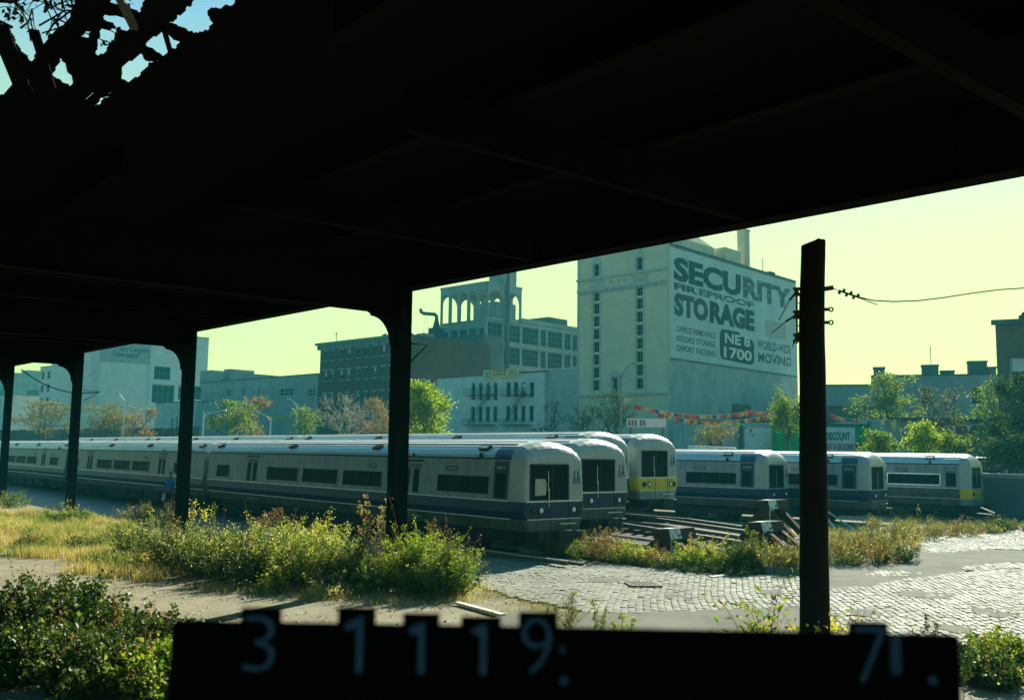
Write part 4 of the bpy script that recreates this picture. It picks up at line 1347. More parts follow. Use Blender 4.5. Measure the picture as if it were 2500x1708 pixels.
# side along the right face: frame of piers and bands with dark sash between
m = MB()
levels = [fl - 4.3 * k for k in range(0, 7)]
bays = [0, 4.6, 9.6, 15.0, 17.2, 22.4, 25.0, dW]
for b in bays: m.box(w - .35, w + .02, b - .3, b + .3, 0, fl + .2 if b <= 9.6 else zm)
for z in levels: m.box(w - .3, w, 0, dW, z - .45, z + .45)
m.box(w - .3, w, 9.6, dW, zm - 1.0, zm)
m.build('side_frame', M_factory, fac)
for b0, b1 in zip(bays, bays[1:]):
    for z0, z1 in zip(levels[1:], levels):
        if z1 < 6: continue
        window(fac, w - .2, z0 + .45, b1 - b0 - .6, z1 - z0 - .9, max(2, int((b1 - b0) / 1.2)), 3, y=b0 + .3, rz=PI / 2)
    window(fac, w - .2, fl + .45, b1 - b0 - .6, max(.6, zm - 1.0 - fl - .45), 3, 1, y=b0 + .3, rz=PI / 2) if b0 > 9 and zm - 1.0 - fl > 1.2 else None
m = MB(); m.box(0.02, w - .36, .35, dW, 0, fl - .05); m.box(.02, w - .36, 9.7, dW, fl - .05, zm - .2); m.box(2, w - 2, 20, 26, zm - .2, zm + 1.6)
m.build('core', M_dkwall, fac)
def arcade(m, n, L, frame):
    """arched openings in a strip L long: frame(u, z, depth) -> point"""
    H = zt - fl
    pw = .5
    for k in range(n + 1):
        u = L * k / n
        a, b = max(0, u - pw / 2), min(L, u + pw / 2)
        pts = [(a, fl), (b, fl), (b, zt), (a, zt)]
        m.add([frame(x, z, dd) for dd in (0, .5) for x, z in pts], ((0, 1, 2, 3), (7, 6, 5, 4), (0, 4, 5, 1), (1, 5, 6, 2), (2, 6, 7, 3), (3, 7, 4, 0)))
    for k in range(n):
        a, b = L * k / n + pw / 2, L * (k + 1) / n - pw / 2
        r = (b - a) / 2; c = (a + b) / 2; zs = zt - 1.1 - r
        arc = [(c - r * math.cos(PI * j / 10), zs + r * math.sin(PI * j / 10)) for j in range(11)]
        for (x0, z0), (x1, z1) in zip(arc, arc[1:]):
            for dd in (0.02, .48): m.quad(frame(x0, z0, dd), frame(x1, z1, dd), frame(x1, zt, dd), frame(x0, zt, dd))
            m.quad(frame(x0, z0, .02), frame(x0, z0, .48), frame(x1, z1, .48), frame(x1, z1, .02))
for nm, n, L, fr in (('front', 5, w, lambda u, z, d: (u, d, z)), ('right', 2, dT, lambda u, z, d: (w - d, u, z)), ('back', 5, w, lambda u, z, d: (u, dT - d, z)), ('left', 2, dT, lambda u, z, d: (d, u, z))):
    m = MB(); arcade(m, n, L, fr)
    m.build('arcade', M_factory, fac)
m = MB(); m.box(-.1, w + .1, -.1, dT + .1, zt, zt + .35); m.box(.0, w, .0, dT, fl - .3, fl - .02)
m.build('tower_roof', M_factory, fac)
m = MB(); m.box(w - 5.5, w - 1, 3.5, dT - .6, fl, zt - 3.0); m.box(w - 4.5, w - .9, 5, 9, zt + .35, zt + 5.0)
m.build('stair_house', M_factory, fac)
m = MB(); q0 = 5.2; m.tube([(w + .5, q0, 4), (w + .5, q0, zt + 3.0)], .42, 8)
m.build('flue', M_dkwall, fac)

# ---- long dark shed between the brick tenement and the factory
pa, pb = on_street(958, 19), on_street(1180, 19)
w = (pb - pa).length
h = z_on(1100, 826, on_street(1100, 19))
sh = block('dark_shed', 'blank dark industrial shed with bent flue pipe on its roof', pa, w, 5, h, M_dkwall, [])
xr = (on_street(1040, 19) - pa).dot(BX)
m = MB(); m.add([(0, .3, h), (xr, .3, h), (0, .3, h + 2.6), (0, 4.8, h), (xr, 4.8, h), (0, 4.8, h + 2.6)], ((0, 1, 2), (5, 4, 3), (1, 4, 5, 2), (0, 3, 4, 1), (0, 2, 5, 3)))
m.build('sloping_roof', M_dkwall, sh)
xq = (on_street(1034, 19) - pa).dot(BX)
m = MB(); m.box(xq, xq + 2.1, 1, 3.2, h, h + 2.6)
m.build('flue_box', M_iron, sh)
m = MB(); m.lathe((xq + 1.0, 2.1, h + 2.6), [(.75, 0), (.75, .1), (.35, 1.6), (.35, 1.7)], 10)
pts = [(xq + 1.0, 2.1, h + 4.2), (xq + .95, 2.1, h + 4.9), (xq + .5, 2.1, h + 5.3), (xq - 2.8, 2.1, h + 5.8), (xq - 3.4, 2.1, h + 6.1), (xq - 3.6, 2.1, h + 6.7)]
m.tube(pts, .34, 8); m.tube([(xq - 2.2, 2.1, h + 5.6), (xq - 2.9, 2.1, h)], .04, 4); m.tube([(xq - 1.6, 2.1, h + 5.6), (xq - 1.2, 2.1, h)], .04, 4)
m.build('flue_pipe', M_iron, sh)

# ---- dark brick tenement
pa, pb = on_street(780), on_street(1003)
w = (pb - pa).length
h = z_on(780, 843, pa)
rows = [(858, 880), (906, 930), (962, 986), (1018, 1042)]
ops = []
xs = [on_street(p) for p in (790, 806, 828, 846, 870, 889, 910, 930, 950, 968, 985)]
for ri, (ya, yb) in enumerate(rows):
    for k, P in enumerate(xs):
        x = (P - pa).dot(BX)
        za, zc = z_on(790, yb, xs[0]), z_on(790, ya, xs[0])
        ops.append((x, x + .85, za, zc, dict(blind=random.random() < .45, fm=M_wframe_w if random.random() < .4 else M_wframe)))
bt = block('brick_tenement', 'dark red brick tenement with heavy cornice behind the bare tree', pa, w, 18, h, M_brick, ops, win=dict(cols=1, rows=2))
m = MB(); m.box(-.5, w + .3, -.9, 0, h - .1, h + .3); m.box(-.25, w + .2, -.5, 0, h - .9, h - .1)
x = 0
while x < w: m.box(x, x + .25, -.75, -.5, h - .7, h - .1); x += 1.2
m.build('cornice', M_wframe, bt)
for k, (z0, z1) in enumerate(((o[2], o[3]) for o in ops[::11])):
    lm = MB(); lm.box(-.15, 1.2, -.1, 0, 0, .28)
    sm_ = MB(); sm_.box(-.1, 1.15, -.12, 0, -.16, 0)
    lme, sme = lm.mesh('lintel', M_midwall), sm_.mesh('sill', M_midwall)
    for P in xs:
        x = (P - pa).dot(BX)
        link('lintel', lme, bt, (x, 0, z1)); link('sill', sme, bt, (x, 0, z0))
m = MB(); x = (on_street(795) - pa).dot(BX); m.tube([(x, 2, h), (x, 2, h + 2.4)], .07, 5); m.box(x - .8, x + .8, 1.97, 2.03, h + 2.3, h + 2.36); m.box(x - .5, x + .5, 1.97, 2.03, h + 2.0, h + 2.05)
m.build('aerial', M_iron, bt)
m = MB(); x = (on_street(904) - pa).dot(BX); m.lathe((x, 3, h), [(.4, 0), (.35, .9), (.55, .95), (.55, 1.1), (.05, 1.4)], 8)
m.build('roof_ventilator', M_iron, bt)
m = MB(); m.box(w - 3.5, w - 1.5, 4, 6, h - .6, h + .9)
m.build('roof_hatch', M_midwall, bt)

# ---- long dark low building with white mullions
pa, pb = on_street(492), on_street(776)
w = (pb - pa).length
h = z_on(660, 922, on_street(660))
def fx2(px): return (on_street(px) - pa).dot(BX)
ops = []
for px, dw in ((552, 2.0), (592, 1.2), (630, 1.0), (682, 4.6), (752, 2.2)):
    zt2 = z_on(px, 948, on_street(px)); zb2 = z_on(px, 968, on_street(px))
    ops.append((fx2(px), fx2(px) + dw, zb2, zt2, dict(cols=2 if dw < 3 else 3, rows=2, fm=M_wframe_w)))
lo_ = block('low_workshop', 'long low grey workshop with white mullioned windows and yellow lettering', pa, w, 20, h, M_midwall, ops)
for a, b, py in ((522, 560, 912), (540, 555, 901), (570, 604, 914), (648, 668, 918), (712, 752, 922), (482, 508, 905)):
    z1 = z_on(a, py, on_street(a))
    m = MB(); m.box(fx2(a), fx2(b), .5, 6, h - .6, z1)
    m.build('roof_house', M_midwall, lo_)
z0 = z_on(690, 1028, on_street(690))
lettering('PRIMA ELECTRIC', pm('yellow_lettering', (0.55, 0.45, 0.05), (0.4, 0.34, 0.05), scale=3, rough=.7), lo_, (fx2(672), -.06, z0), 0, width=fx2(768) - fx2(672), height=1.1, depth=.05, bold=.01)

# ---- newspaper building: sign face, pilastered wing and glazed wing
RR = math.atan2(math.cos(R(50)), math.sin(R(50)))       # fronts turned the other way
NX = Vector((math.cos(RR), math.sin(RR), 0))
pn = Vector(((215 - 1250) / FPX * 205, 205, 0))
def nx_at(px):
    r = (px - 1250) / FPX
    s = (r * pn.y - pn.x) / (NX.x - r * NX.y)
    return s
h = 27.0
w = nx_at(505)
x370 = nx_at(370)
def zn(px, py): return hz(px, py, (pn + NX * nx_at(px)).y) - STREET
ops = []
for px0, px1, py0, py1 in ((375, 415, 893, 925), (372, 426, 938, 982), (436, 470, 940, 975), (476, 494, 942, 975)):
    ops.append((nx_at(px0), nx_at(px1), zn(px0, py1), zn(px0, py0), dict(cols=max(1, int((px1 - px0) / 13)), rows=2)))
nb = block('newspaper_building', 'big pale newspaper building with a painted slogan high on its wall', pn, w, 30, h, M_news, ops, rz=RR)
m = MB(); m.box(nx_at(370), w + .6, -.35, 0, zn(372, 936), zn(372, 927)); m.box(nx_at(426), nx_at(435), -.3, 0, zn(430, 985), zn(430, 936)); m.box(nx_at(371) - .8, nx_at(371), -.3, 0, 0, h)
m.build('white_band', M_wframe_w, nb)
m = MB(); m.box(nx_at(240), nx_at(362), -.12, 0, zn(240, 881), h - 1.0)
m.build('sign_panel', pm('blue_grey_sign', (0.34, 0.38, 0.38), (0.27, 0.31, 0.32), scale=.8, rough=.8), nb)
z1 = zn(300, 861)
lettering("ca's Largest", M_tealp, nb, (nx_at(286), -.14, z1), 0, width=nx_at(358) - nx_at(286), height=1.5, depth=.03, bold=.01)
lettering('Newspaper', M_tealp, nb, (nx_at(272), -.14, zn(272, 873)), 0, width=nx_at(338) - nx_at(272), height=1.5, depth=.03, bold=.01)
m = MB()
for k in range(5): m.box(nx_at(222) + k * .42, nx_at(222) + k * .42 + .18, -.1, 0, 4, h)
m.build('rib', M_news, nb)
# pilastered wing in front, facing the street
pa, pb = on_street(236, 2), on_street(352, 2)
w = (pb - pa).length
h = z_on(236, 935, pa)
ops = []
n = 9
for k in range(n):
    x = w * (k + .22) / n
    ops.append((x, x + w / n * .55, 3.0, h - 2.6, dict(cols=2, rows=4)))
pw = block('pilastered_wing', 'pale wing with tall windows between pilasters below the painted slogan', pa, w, 9, h, M_news, ops)
pil = MB(); pil.box(0, .9, -.4, 0, 0, h - 2.2)
PIL = pil.mesh('pilaster', M_news)
for k in range(n + 1): link('pilaster', PIL, pw, (w * k / n - .45 + .1, 0, .1))
m = MB()
for k in range(7): m.box(w * (k + .3) / 7, w * (k + .3) / 7 + random.uniform(.8, 2), .8, 2.5, h, h + random.uniform(.5, 1.3))
m.build('roof_plant', M_galv, pw)
m = MB()
m.beam((w * .55, -1.5, h - 1.6), (w * .98, -1.5, h - 1.9), .8, .7); m.beam((w * .58, -1.5, h - 1.6), (w * .80, -1.5, 4), .35, .35); m.beam((w * .80, -1.5, h - 1.8), (w * .98, -1.5, 2), .35, .35)
m.build('iron_gantry', M_iron, pw)
# ---- two storey glazed shop right of it
pa, pb = on_street(383, -6), on_street(480, -6)
w = (pb - pa).length
h = z_on(400, 985, pa)
ops = [(w * .42, w * .42 + .8, h - 5.2, h - 3.0), (w * .54, w * .54 + .8, h - 5.0, h - 2.8), (w * .62, w * .62 + .8, h - 5.0, h - 2.8)]
block('small_stucco_shop', 'small pale stucco shop below the dark glazed panels', pa, w, 8, h, M_sidewall, ops)

# ---- far left group
def simple(name, label, px0, px1, py, back, mat, rows, cols, wz=(2.0, 1.2), z_first=3.2, d=18, fm=None):
    pa, pb = on_street(px0, back), on_street(px1, back)
    w = (pb - pa).length
    h = z_on(px0, py, pa)
    ops = []
    hh = (h - 1.5) / rows
    for r in range(rows):
        for c in range(cols):
            x = w * (c + .25) / cols
            ops.append((x, x + w / cols * .5, 1.0 + r * hh + hh * .2, 1.0 + r * hh + hh * .78))
    return block(name, label, pa, w, d, h, mat, ops, win=dict(cols=2, rows=2, fm=fm or M_wframe))
simple('office_block', 'pale office block with rows of windows between the far columns', 96, 186, 897, 4, M_news, 6, 6)
simple('pale_tower', 'slim pale grey tower far behind the far columns', 50, 66, 906, 60, M_midwall, 8, 2)
simple('far_house', 'small dark house beside the slim pale tower', 66, 96, 955, 30, M_dkwall, 3, 3)
simple('white_terrace', 'white terrace house with windows at the far left edge', -80, 28, 972, 2, M_white_wall, 4, 6)
simple('left_block', 'hazy blue block behind the white terrace at far left', -140, 20, 930, 30, M_midwall, 6, 7)

# ---- right side: stores and houses
def frontal(name, label, px0, px1, py, Z, d, mat, ops=(), rz=R(4), win=None, cat='building', **kw):
    a = Vector(((px0 - 1250) / FPX * Z, Z, 0))
    ux = Vector((math.cos(rz), math.sin(rz), 0))
    r = (px1 - 1250) / FPX
    w = (r * a.y - a.x) / (ux.x - r * ux.y)
    h = hz(px0, py, Z) - STREET
    return block(name, label, a, w, d, h, mat, ops, rz=rz, win=win, cat=cat, **kw), w, h, a
t, w, h, a = frontal('green_store', 'bright green discount grocery store behind the wooden pole', 1897, 2150, 1036, 100, 12, M_green, [(w0, w0 + 1.2, .5, 2.8) for w0 in (4.2, 8.1)], parapet=.3)
m = MB(); m.box(w * .43, w * .74, -.3, -.15, h - 3.3, h - .2)
sb = m.build('signboard', M_signw, t)
lettering('DISCOUNT', M_tealp, sb, (w * .45, -.32, h - 1.55), 0, width=w * .24, height=.85, depth=.03, bold=.02)
lettering('MEAT & GROCERIES', M_redp, sb, (w * .44, -.32, h - 2.55), 0, width=w * .29, height=.65, depth=.03, bold=.015)
for k, (u, v) in enumerate(((.46, 3.8), (.53, 3.75), (.6, 3.9), (.67, 3.8), (.58, 4.6), (.44, 4.7), (.80, 3.9), (.9, 4.0))):
    m = MB(); m.box(w * u, w * u + .75, -.12, -.01, h - v - .6, h - v)
    m.build('price_poster', M_redp if k % 2 else pm('maroon_poster', (0.16, 0.03, 0.05), (0.3, 0.1, 0.1), scale=9, rough=.7), t)
m = MB(); m.box(w * .72, w * .78, -.15, -.01, .4, h - 3.6)
m.build('shutter', pm('maroon_shutter', (0.17, 0.05, 0.06), (0.28, 0.2, 0.16), scale=8, rough=.7), t)
t, w, h, a = frontal('white_garage', 'low garage with white shutter left of the green store', 1700, 1895, 1028, 101, 10, M_sidewall, [(1.2, 3.0, 2.2, 4.2)], parapet=.3)
m = MB(); m.box(w * .60, w * .985, -.12, -.01, .2, h - .6)
for k in range(8): m.box(w * .60, w * .985, -.15, -.12, .3 + k * (h - 1.2) / 8, .36 + k * (h - 1.2) / 8)
m.build('shutter', M_signw, t)
m = MB(); m.box(w * .53, w * .57, -.4, 0, 0, h - .3)
m.build('pier', M_dkwall, t)
t, w, h, a = frontal('beer_store', 'beverage store with long tan sign at the right', 2152, 2440, 1022, 98, 12, M_sidewall, [(3, 5, .8, 2.6), (7, 9.5, .8, 2.6)], parapet=.3)
m = MB(); m.box(w * .22, w * .82, -.35, -.12, h - 1.6, h - .25)
sb = m.build('signboard', M_signy, t)
lettering('BEER & SODA', M_redp, sb, (w * .38, -.37, h - 1.4), 0, width=w * .42, height=.9, depth=.03, bold=.03)
m = MB(); m.box(w * .02, w * .98, -.9, -.01, h - .2, h + .05)
m.build('canopy_edge', M_dkwall, t)
t, w, h, a = frontal('rowhouse_terrace', 'long terrace roofline with stubby chimneys at the right', 2132, 2424, 919, 128, 14, M_midwall, [(6, 7.4, 8.3, 10.6), (12.0, 13.4, 8.3, 10.6), (19, 20.4, 8.2, 10.4)], rz=R(-20), win=dict(fm=M_wframe_w))
for u, hh, wd in ((0.02, 1.2, 1.4), (.44, 1.4, 2.0), (.60, .6, 1.6), (.83, 1.8, 2.2), (.965, 1.0, 1.3)):
    m = MB(); m.box(w * u, w * u + wd, 1, 3, h - .6, h + hh); m.box(w * u - .1, w * u + wd + .1, .9, 3.1, h + hh, h + hh + .18)
    m.build('chimney', M_dkwall, t)
m = MB(); m.tube([(w * .52, 2, h), (w * .52, 2, h + 4.2)], .05, 5)
m.build('aerial', M_iron, t)
t, w, h, a = frontal('slate_house', 'lower dark house between warehouse and terrace roofline', 1960, 2136, 942, 126, 12, M_midwall, [(4, 5.2, 5, 7.2), (7.2, 8.4, 5, 7.2)], rz=R(-16))
t, w, h, a = frontal('corner_tenement', 'brown corner tenement cut by the right picture edge', 2440, 2720, 786, 90, 16, pm('brown_brick', (0.15, 0.13, 0.08), (0.11, 0.10, 0.07), scale=.6, rough=.9, detail=9), [(1.1, 2.5, 8.3, 10.8, dict(blind=True)), (4.4, 5.8, 8.3, 10.8), (1.1, 2.5, 4.3, 6.8), (4.4, 5.8, 4.3, 6.8)], rz=R(-27.5), win=dict(fm=M_wframe_w))
m = MB(); m.box(-.35, w + .3, -.5, 0, h - .3, h + .15); m.box(.9, 2.7, -.25, 0, 10.9, 11.2); m.box(2.0, 4.2, -.3, .4, h, h + .5); m.lathe((2.9, 0, h + .5), [(.7, 0), (.65, .25), (.35, .45), (.05, .5)], 10)
m.build('cornice', M_dkwall, t)
t, w, h, a = frontal('back_warehouse', 'grey warehouse end seen between the pole and terrace', 1930, 2140, 992, 112, 8, M_dkwall, [])
# far silhouettes closing the street's ends
frontal('far_block', 'hazy far block behind the right terrace', 2180, 2700, 960, 220, 20, M_midwall, [])

# ------------------------------------------------------------------ boundary fence on the left of the yard wall
def on_wall(px):
    r = (px - 1250) / FPX
    s = (WP.x - r * WP.y) / (r * WU.y - WU.x)
    return s, WP + WU * s
M_corr = pm('dark_corrugated_sheet', (0.055, 0.06, 0.06), (0.09, 0.085, 0.075), scale=0.8, rough=0.8, detail=8)
s1, s2 = on_wall(492)[0], min(188, on_wall(-30)[0])
fence = thing('corrugated_fence', 'dark corrugated boundary fence above the yard at left', 'fence', (WP.x, WP.y, STREET + .38), along(WP, WU))
n = int((s2 - s1) / 3)
for i in range(n):
    x0 = s1 + (s2 - s1) * i / n; x1 = s1 + (s2 - s1) * (i + 1) / n - .04
    m = MB()
    hh = 3.6 + random.uniform(-.12, .12)
    k = 14
    for j in range(k):
        a, b = x0 + (x1 - x0) * j / k, x0 + (x1 - x0) * (j + 1) / k
        ya, yb = (.05 if j % 2 else -.05), (-.05 if j % 2 else .05)
        m.quad((a, ya, 0), (b, yb, 0), (b, yb, hh), (a, ya, hh))
    m.build('sheet_panel', M_corr, fence)

# ------------------------------------------------------------------ street lamps
M_lamp = pm('pale_lamp_post', (0.60, 0.60, 0.55), (0.48, 0.48, 0.45), scale=3, rough=0.45, metal=0.2)
def lamp(px, py, hx, hy, Z, label, M_lamp=M_lamp):
    b = at(px, py, Z); h = at(hx, hy, Z)
    t = thing('street_lamp', label, 'street lamp', (b.x, b.y, STREET), 0, 'street lamps')
    zt = b.z - STREET
    m = MB(); m.tube([(0, 0, 0), (0, 0, zt * .5), (0, 0, zt)], [.14, .11, .08], 8); m.lathe((0, 0, 0), [(.24, 0), (.22, .5), (.14, .7)], 8)
    m.build('post', M_lamp, t)
    dx, dz = h.x - b.x, h.z - b.z
    m = MB(); m.tube([(0, 0, zt - .5), (dx * .25, 0, zt - .5 + dz * .55 + .2), (dx * .6, 0, zt - .2 + dz * .9), (dx * .92, 0, zt + dz)], [.06, .055, .05, .045], 6)
    m.build('arm', M_lamp, t)
    s = 1 if dx > 0 else -1
    m = MB(); m.add([(dx * .9, -.1, zt + dz - .04), (dx + s * .35, -.13, zt + dz - .1), (dx + s * .35, .13, zt + dz - .1), (dx * .9, .1, zt + dz - .04), (dx * .9, -.08, zt + dz + .08), (dx + s * .3, -.1, zt + dz + .1), (dx + s * .3, .1, zt + dz + .1), (dx * .9, .08, zt + dz + .08)],
                    ((0, 1, 2, 3), (7, 6, 5, 4), (0, 4, 5, 1), (1, 5, 6, 2), (2, 6, 7, 3), (3, 7, 4, 0)))
    m.build('lamp_head', M_lamp, t)
lamp(498, 1004, 545, 1001, 105, 'pale street lamp with long curved arm right of a steel column')
lamp(661, 1016, 622, 1004, 112, 'street lamp reaching left beside the yellow lettering')
lamp(725, 985, 706, 974, 128, 'slim tall street lamp before the low workshop')
lamp(1070, 948, 1036, 926, 100, 'street lamp leaning over the bright leafy tree')
lamp(1516, 915, 1543, 888, 92, 'street lamp standing before the cream warehouse front', pm('dark_lamp_post', (.2, .22, .2), (.16, .17, .16), rough=.6))
lamp(305, 975, 290, 962, 120, 'street lamp in front of the pilastered wing')
lamp(466, 958, 447, 944, 118, 'street lamp half hidden by a steel column')

# ------------------------------------------------------------------ bunting
FLAG = {k: pm('flag_' + k, c, tuple(x * .8 for x in c), scale=4, rough=.7) for k, c in (('red', (.58, .05, .03)), ('yellow', (.66, .50, .05)), ('pink', (.60, .22, .20)), ('white', (.6, .56, .46)), ('blue', (.03, .12, .3)), ('cyan', (.08, .4, .5)))}
def bunting(label, pts, Z, n, fw=.33, fh=.38, tri=False, cols=('red', 'yellow', 'pink', 'red', 'yellow', 'pink', 'white', 'red', 'blue')):
    W = [at(x, y, Z + dz) for x, y, dz in pts]
    t = thing('flag_bunting', label, 'bunting', (W[0].x, W[0].y, W[0].z), 0, 'strings of coloured flags')
    P = []
    for a, b in zip(W, W[1:]):
        for k in range(10):
            u = k / 10
            q = a.lerp(b, u); q.z -= .35 * 4 * u * (1 - u) * (b - a).length / 14
            P.append(q - W[0])
    P.append(W[-1] - W[0])
    m = MB(); m.tube(P, .02, 4)
    m.build('string', FLAG['white'], t)
    for i in range(n):
        u = (i + .5) / n * (len(P) - 1)
        k = int(u)
        p = P[k].lerp(P[min(k + 1, len(P) - 1)], u - k)
        m = MB()
        sw, s2 = random.uniform(-.12, .12), random.uniform(-.1, .1)
        w2, h2 = fw * random.uniform(.85, 1.1), fh * random.uniform(.8, 1.1)
        if tri: m.add([(p.x - w2 / 2, p.y, p.z), (p.x + w2 / 2, p.y + s2, p.z), (p.x + sw, p.y + s2, p.z - h2)], ((0, 1, 2),))
        else: m.add([(p.x - w2 / 2, p.y, p.z), (p.x, p.y + .06, p.z), (p.x + w2 / 2, p.y, p.z), (p.x + w2 / 2 + sw, p.y + s2, p.z - h2), (p.x + sw, p.y + s2 + .07, p.z - h2), (p.x - w2 / 2 + sw, p.y + s2, p.z - h2)], ((0, 1, 4, 5), (1, 2, 3, 4)))
        m.build('flag', FLAG[cols[(i * 7 + i // 3) % len(cols)]], t)
bunting('upper string of red and yellow flags before the painted wall', [(1548, 986, 0), (1690, 1012, 0), (1825, 1004, 0)], 88, 32)
bunting('lower string of red and yellow flags before the painted wall', [(1606, 1006, 0), (1700, 1026, 0), (1800, 1024, 0), (1905, 1006, 0)], 87, 32)
bunting('short bright flag string above the white shutter', [(1818, 1000, 0), (1870, 1004, 0), (1930, 1012, 0)], 89, 10)
bunting('flag string over the green discount store', [(2026, 1008, 0), (2060, 1020, 0), (2200, 1024, 0)], 88, 9)
bunting('sparse triangular pennants before the beverage store', [(2150, 1012, 0), (2210, 1050, 0), (2310, 1040, 0), (2420, 1030, 0)], 80, 9, .4, .55, True, ('yellow', 'red', 'white', 'cyan', 'red', 'white', 'cyan'))
bunting('loose pennants hanging before the white shutter', [(1795, 1030, 0), (1830, 1040, 0), (1842, 1062, 0)], 86, 4, .4, .6, True, ('yellow', 'cyan', 'red'))

# ------------------------------------------------------------------ parked vehicles on the street
M_tyre = pm('tyre_rubber', (0.02, 0.02, 0.02), (0.03, 0.03, 0.03), scale=5, rough=.9)
def vehicle(name, label, cat, px, Z, rz, prof, glass, w, L, mat, wheels):
    p = at(px, 1100, Z)
    t = thing(name, label, cat, (p.x, p.y, STREET), rz, 'vehicles parked on the street')
    m = MB(); m.plate(prof, -w / 2, w / 2)
    o = m.build('body', mat, t)
    bv = o.modifiers.new('bevel', 'BEVEL'); bv.width = .08; bv.segments = 3
    for g2 in glass:
        for s in (-1, 1):
            m = MB(); m.plate(g2, s * w / 2 - .006, s * w / 2 + .006)
            m.build('window', M_wglass, t)
    for x in wheels:
        for s in (-1, 1):
            m = MB(); m.lathe((x, s * (w / 2 - .1), .33), [(.18, -.11), (.33, -.1), (.33, .1), (.18, .11)], 14, 'Y')
            wh = m.build('wheel', M_tyre, t)
            m = MB(); m.lathe((x, s * (w / 2 - .1), .33), [(.17, -.118), (.19, -.112), (.19, .112), (.17, .118)], 12, 'Y')
            m.build('rim', M_galv, wh)
    return t
M_vanw = pm('white_vehicle_paint', (0.72, 0.72, 0.68), (0.64, 0.64, 0.6), scale=2, rough=.25, spec=.6)
vehicle('delivery_van', 'white delivery van parked behind the yellow banded train car', 'van', 1752, 80, R(8), [(-2.3, .35), (2.2, .35), (2.3, .9), (1.75, 1.15), (1.25, 1.95), (-2.3, 2.05)], [[(.75, 1.2), (1.55, 1.2), (1.15, 1.8), (.75, 1.8)], [(-.3, 1.25), (.5, 1.25), (.5, 1.8), (-.3, 1.8)]], 1.95, 4.6, M_vanw, (-1.4, 1.45))
CARP = [(-2.2, .3), (2.2, .3), (2.25, .75), (1.2, .9), (.7, 1.38), (-.9, 1.4), (-1.5, .95), (-2.25, .9)]
CARG = [[(-.1, .92), (1.0, .92), (.62, 1.32), (-.1, 1.34)], [(-1.25, .95), (-.2, .92), (-.2, 1.34), (-.8, 1.34)]]
vehicle('parked_car', 'pale parked car roof beside the green shrubs', 'car', 2155, 74, R(5), CARP, CARG, 1.75, 4.4, M_vanw, (-1.35, 1.4))
vehicle('parked_car', 'white parked car below the small stucco shop', 'car', 345, 136, R(-40), CARP, CARG, 1.75, 4.4, M_vanw, (-1.35, 1.4))
vehicle('parked_car', 'dark parked car at the right behind the yard wall', 'car', 2395, 74, R(5), CARP, CARG, 1.75, 4.4, pm('dark_car_paint', (.03, .035, .045), (.04, .045, .05), rough=.25, spec=.6), (-1.35, 1.4))
# notice board before the warehouse
a, b = at(1530, 1042, 90), at(1626, 1022, 90)
t = thing('roadside_board', 'white roadside board with red marks before the warehouse', 'signboard', (a.x, a.y, STREET))
m = MB(); m.box(0, b.x - a.x, -.04, .04, a.z - STREET, b.z - STREET)
bo = m.build('board', M_signw, t)
m = MB()
for u in (.04, .12, .2, .34, .42): m.box((b.x - a.x) * u, (b.x - a.x) * (u + .05), -.055, -.041, a.z - STREET + .12, b.z - STREET - .15)
m.build('red_mark', M_redp, bo)
m = MB(); m.box(.3, .42, -.03, .03, 0, a.z - STREET); m.box(b.x - a.x - .4, b.x - a.x - .28, -.03, .03, 0, a.z - STREET)
m.build('post', M_iron, t)

# ------------------------------------------------------------------ wooden pole with its hardware
PZ = 15.0
pc = at(1987, 1690, PZ)
ptop = hz(1984, 590, PZ)
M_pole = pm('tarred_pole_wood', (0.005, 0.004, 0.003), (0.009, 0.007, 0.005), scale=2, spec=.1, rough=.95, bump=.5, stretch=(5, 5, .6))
pole = thing('utility_pole', 'thick sawn off wooden utility pole with insulators', 'pole', (pc.x, pc.y, 0))
m = MB()
N, K = 18, 26
vs, fs = [], []
for i in range(K + 1):
    z = ptop * i / K
    r = .232 - .044 * i / K
    for k in range(N):
        a = 2 * PI * k / N
        rr = r * (1 + .02 * math.sin(3 * a + z * 2.1) + .02 * math.sin(z * 3.1 + k * .3)) + random.gauss(0, .0015)
        zz = z
        if i == K: zz = z - .07 * max(0, -math.cos(a)) ** .7 + random.gauss(0, .008)
        off = (at(1984, 590, PZ).x - pc.x) * z / ptop + .012 * math.sin(z * .9)
        vs.append((rr * math.cos(a) + off, rr * math.sin(a), zz))
for i in range(K):
    for k in range(N): fs.append((i * N + k, i * N + (k + 1) % N, (i + 1) * N + (k + 1) % N, (i + 1) * N + k))
fs.append(tuple(range(K * N, (K + 1) * N)))
m.add(vs, fs)
autosmooth(m.build('shaft', M_pole, pole), 50)
def pl(px, py, dz=0.0):
    p = at(px, py, PZ + dz)
    return (p.x - pc.x, p.y - pc.y, p.z)
m = MB(); m.tube([pl(1945, 702), pl(1946, 838)], .016, 6)
for y in (704, 722, 740, 758, 776, 795, 812, 830): m.tube([pl(1944, y), pl(1962, y)], .009, 5)
rack = m.build('insulator_rack', M_iron, pole)
for y in (712, 768, 824):
    c = pl(1945, y)
    m = MB(); m.lathe(c, [(.03, -.07), (.06, -.065), (.06, -.035), (.035, -.015), (.035, .015), (.06, .035), (.06, .065), (.03, .07)], 12)
    m.build('spool_insulator', pm('brown_porcelain', (.05, .03, .02), (.03, .02, .015), rough=.25), rack)
for p, q, e in (((1942, 716), (1928, 732), (1902, 782)), ((1942, 770), (1918, 785), (1884, 812)), ((1942, 828), (1938, 838), (1934, 848))):
    m = MB(); m.tube([pl(*p), pl(*q)], .02, 6); m.tube([pl(*q), pl(*e)], .008, 5)
    m.build('wire_stub', M_iron, rack)
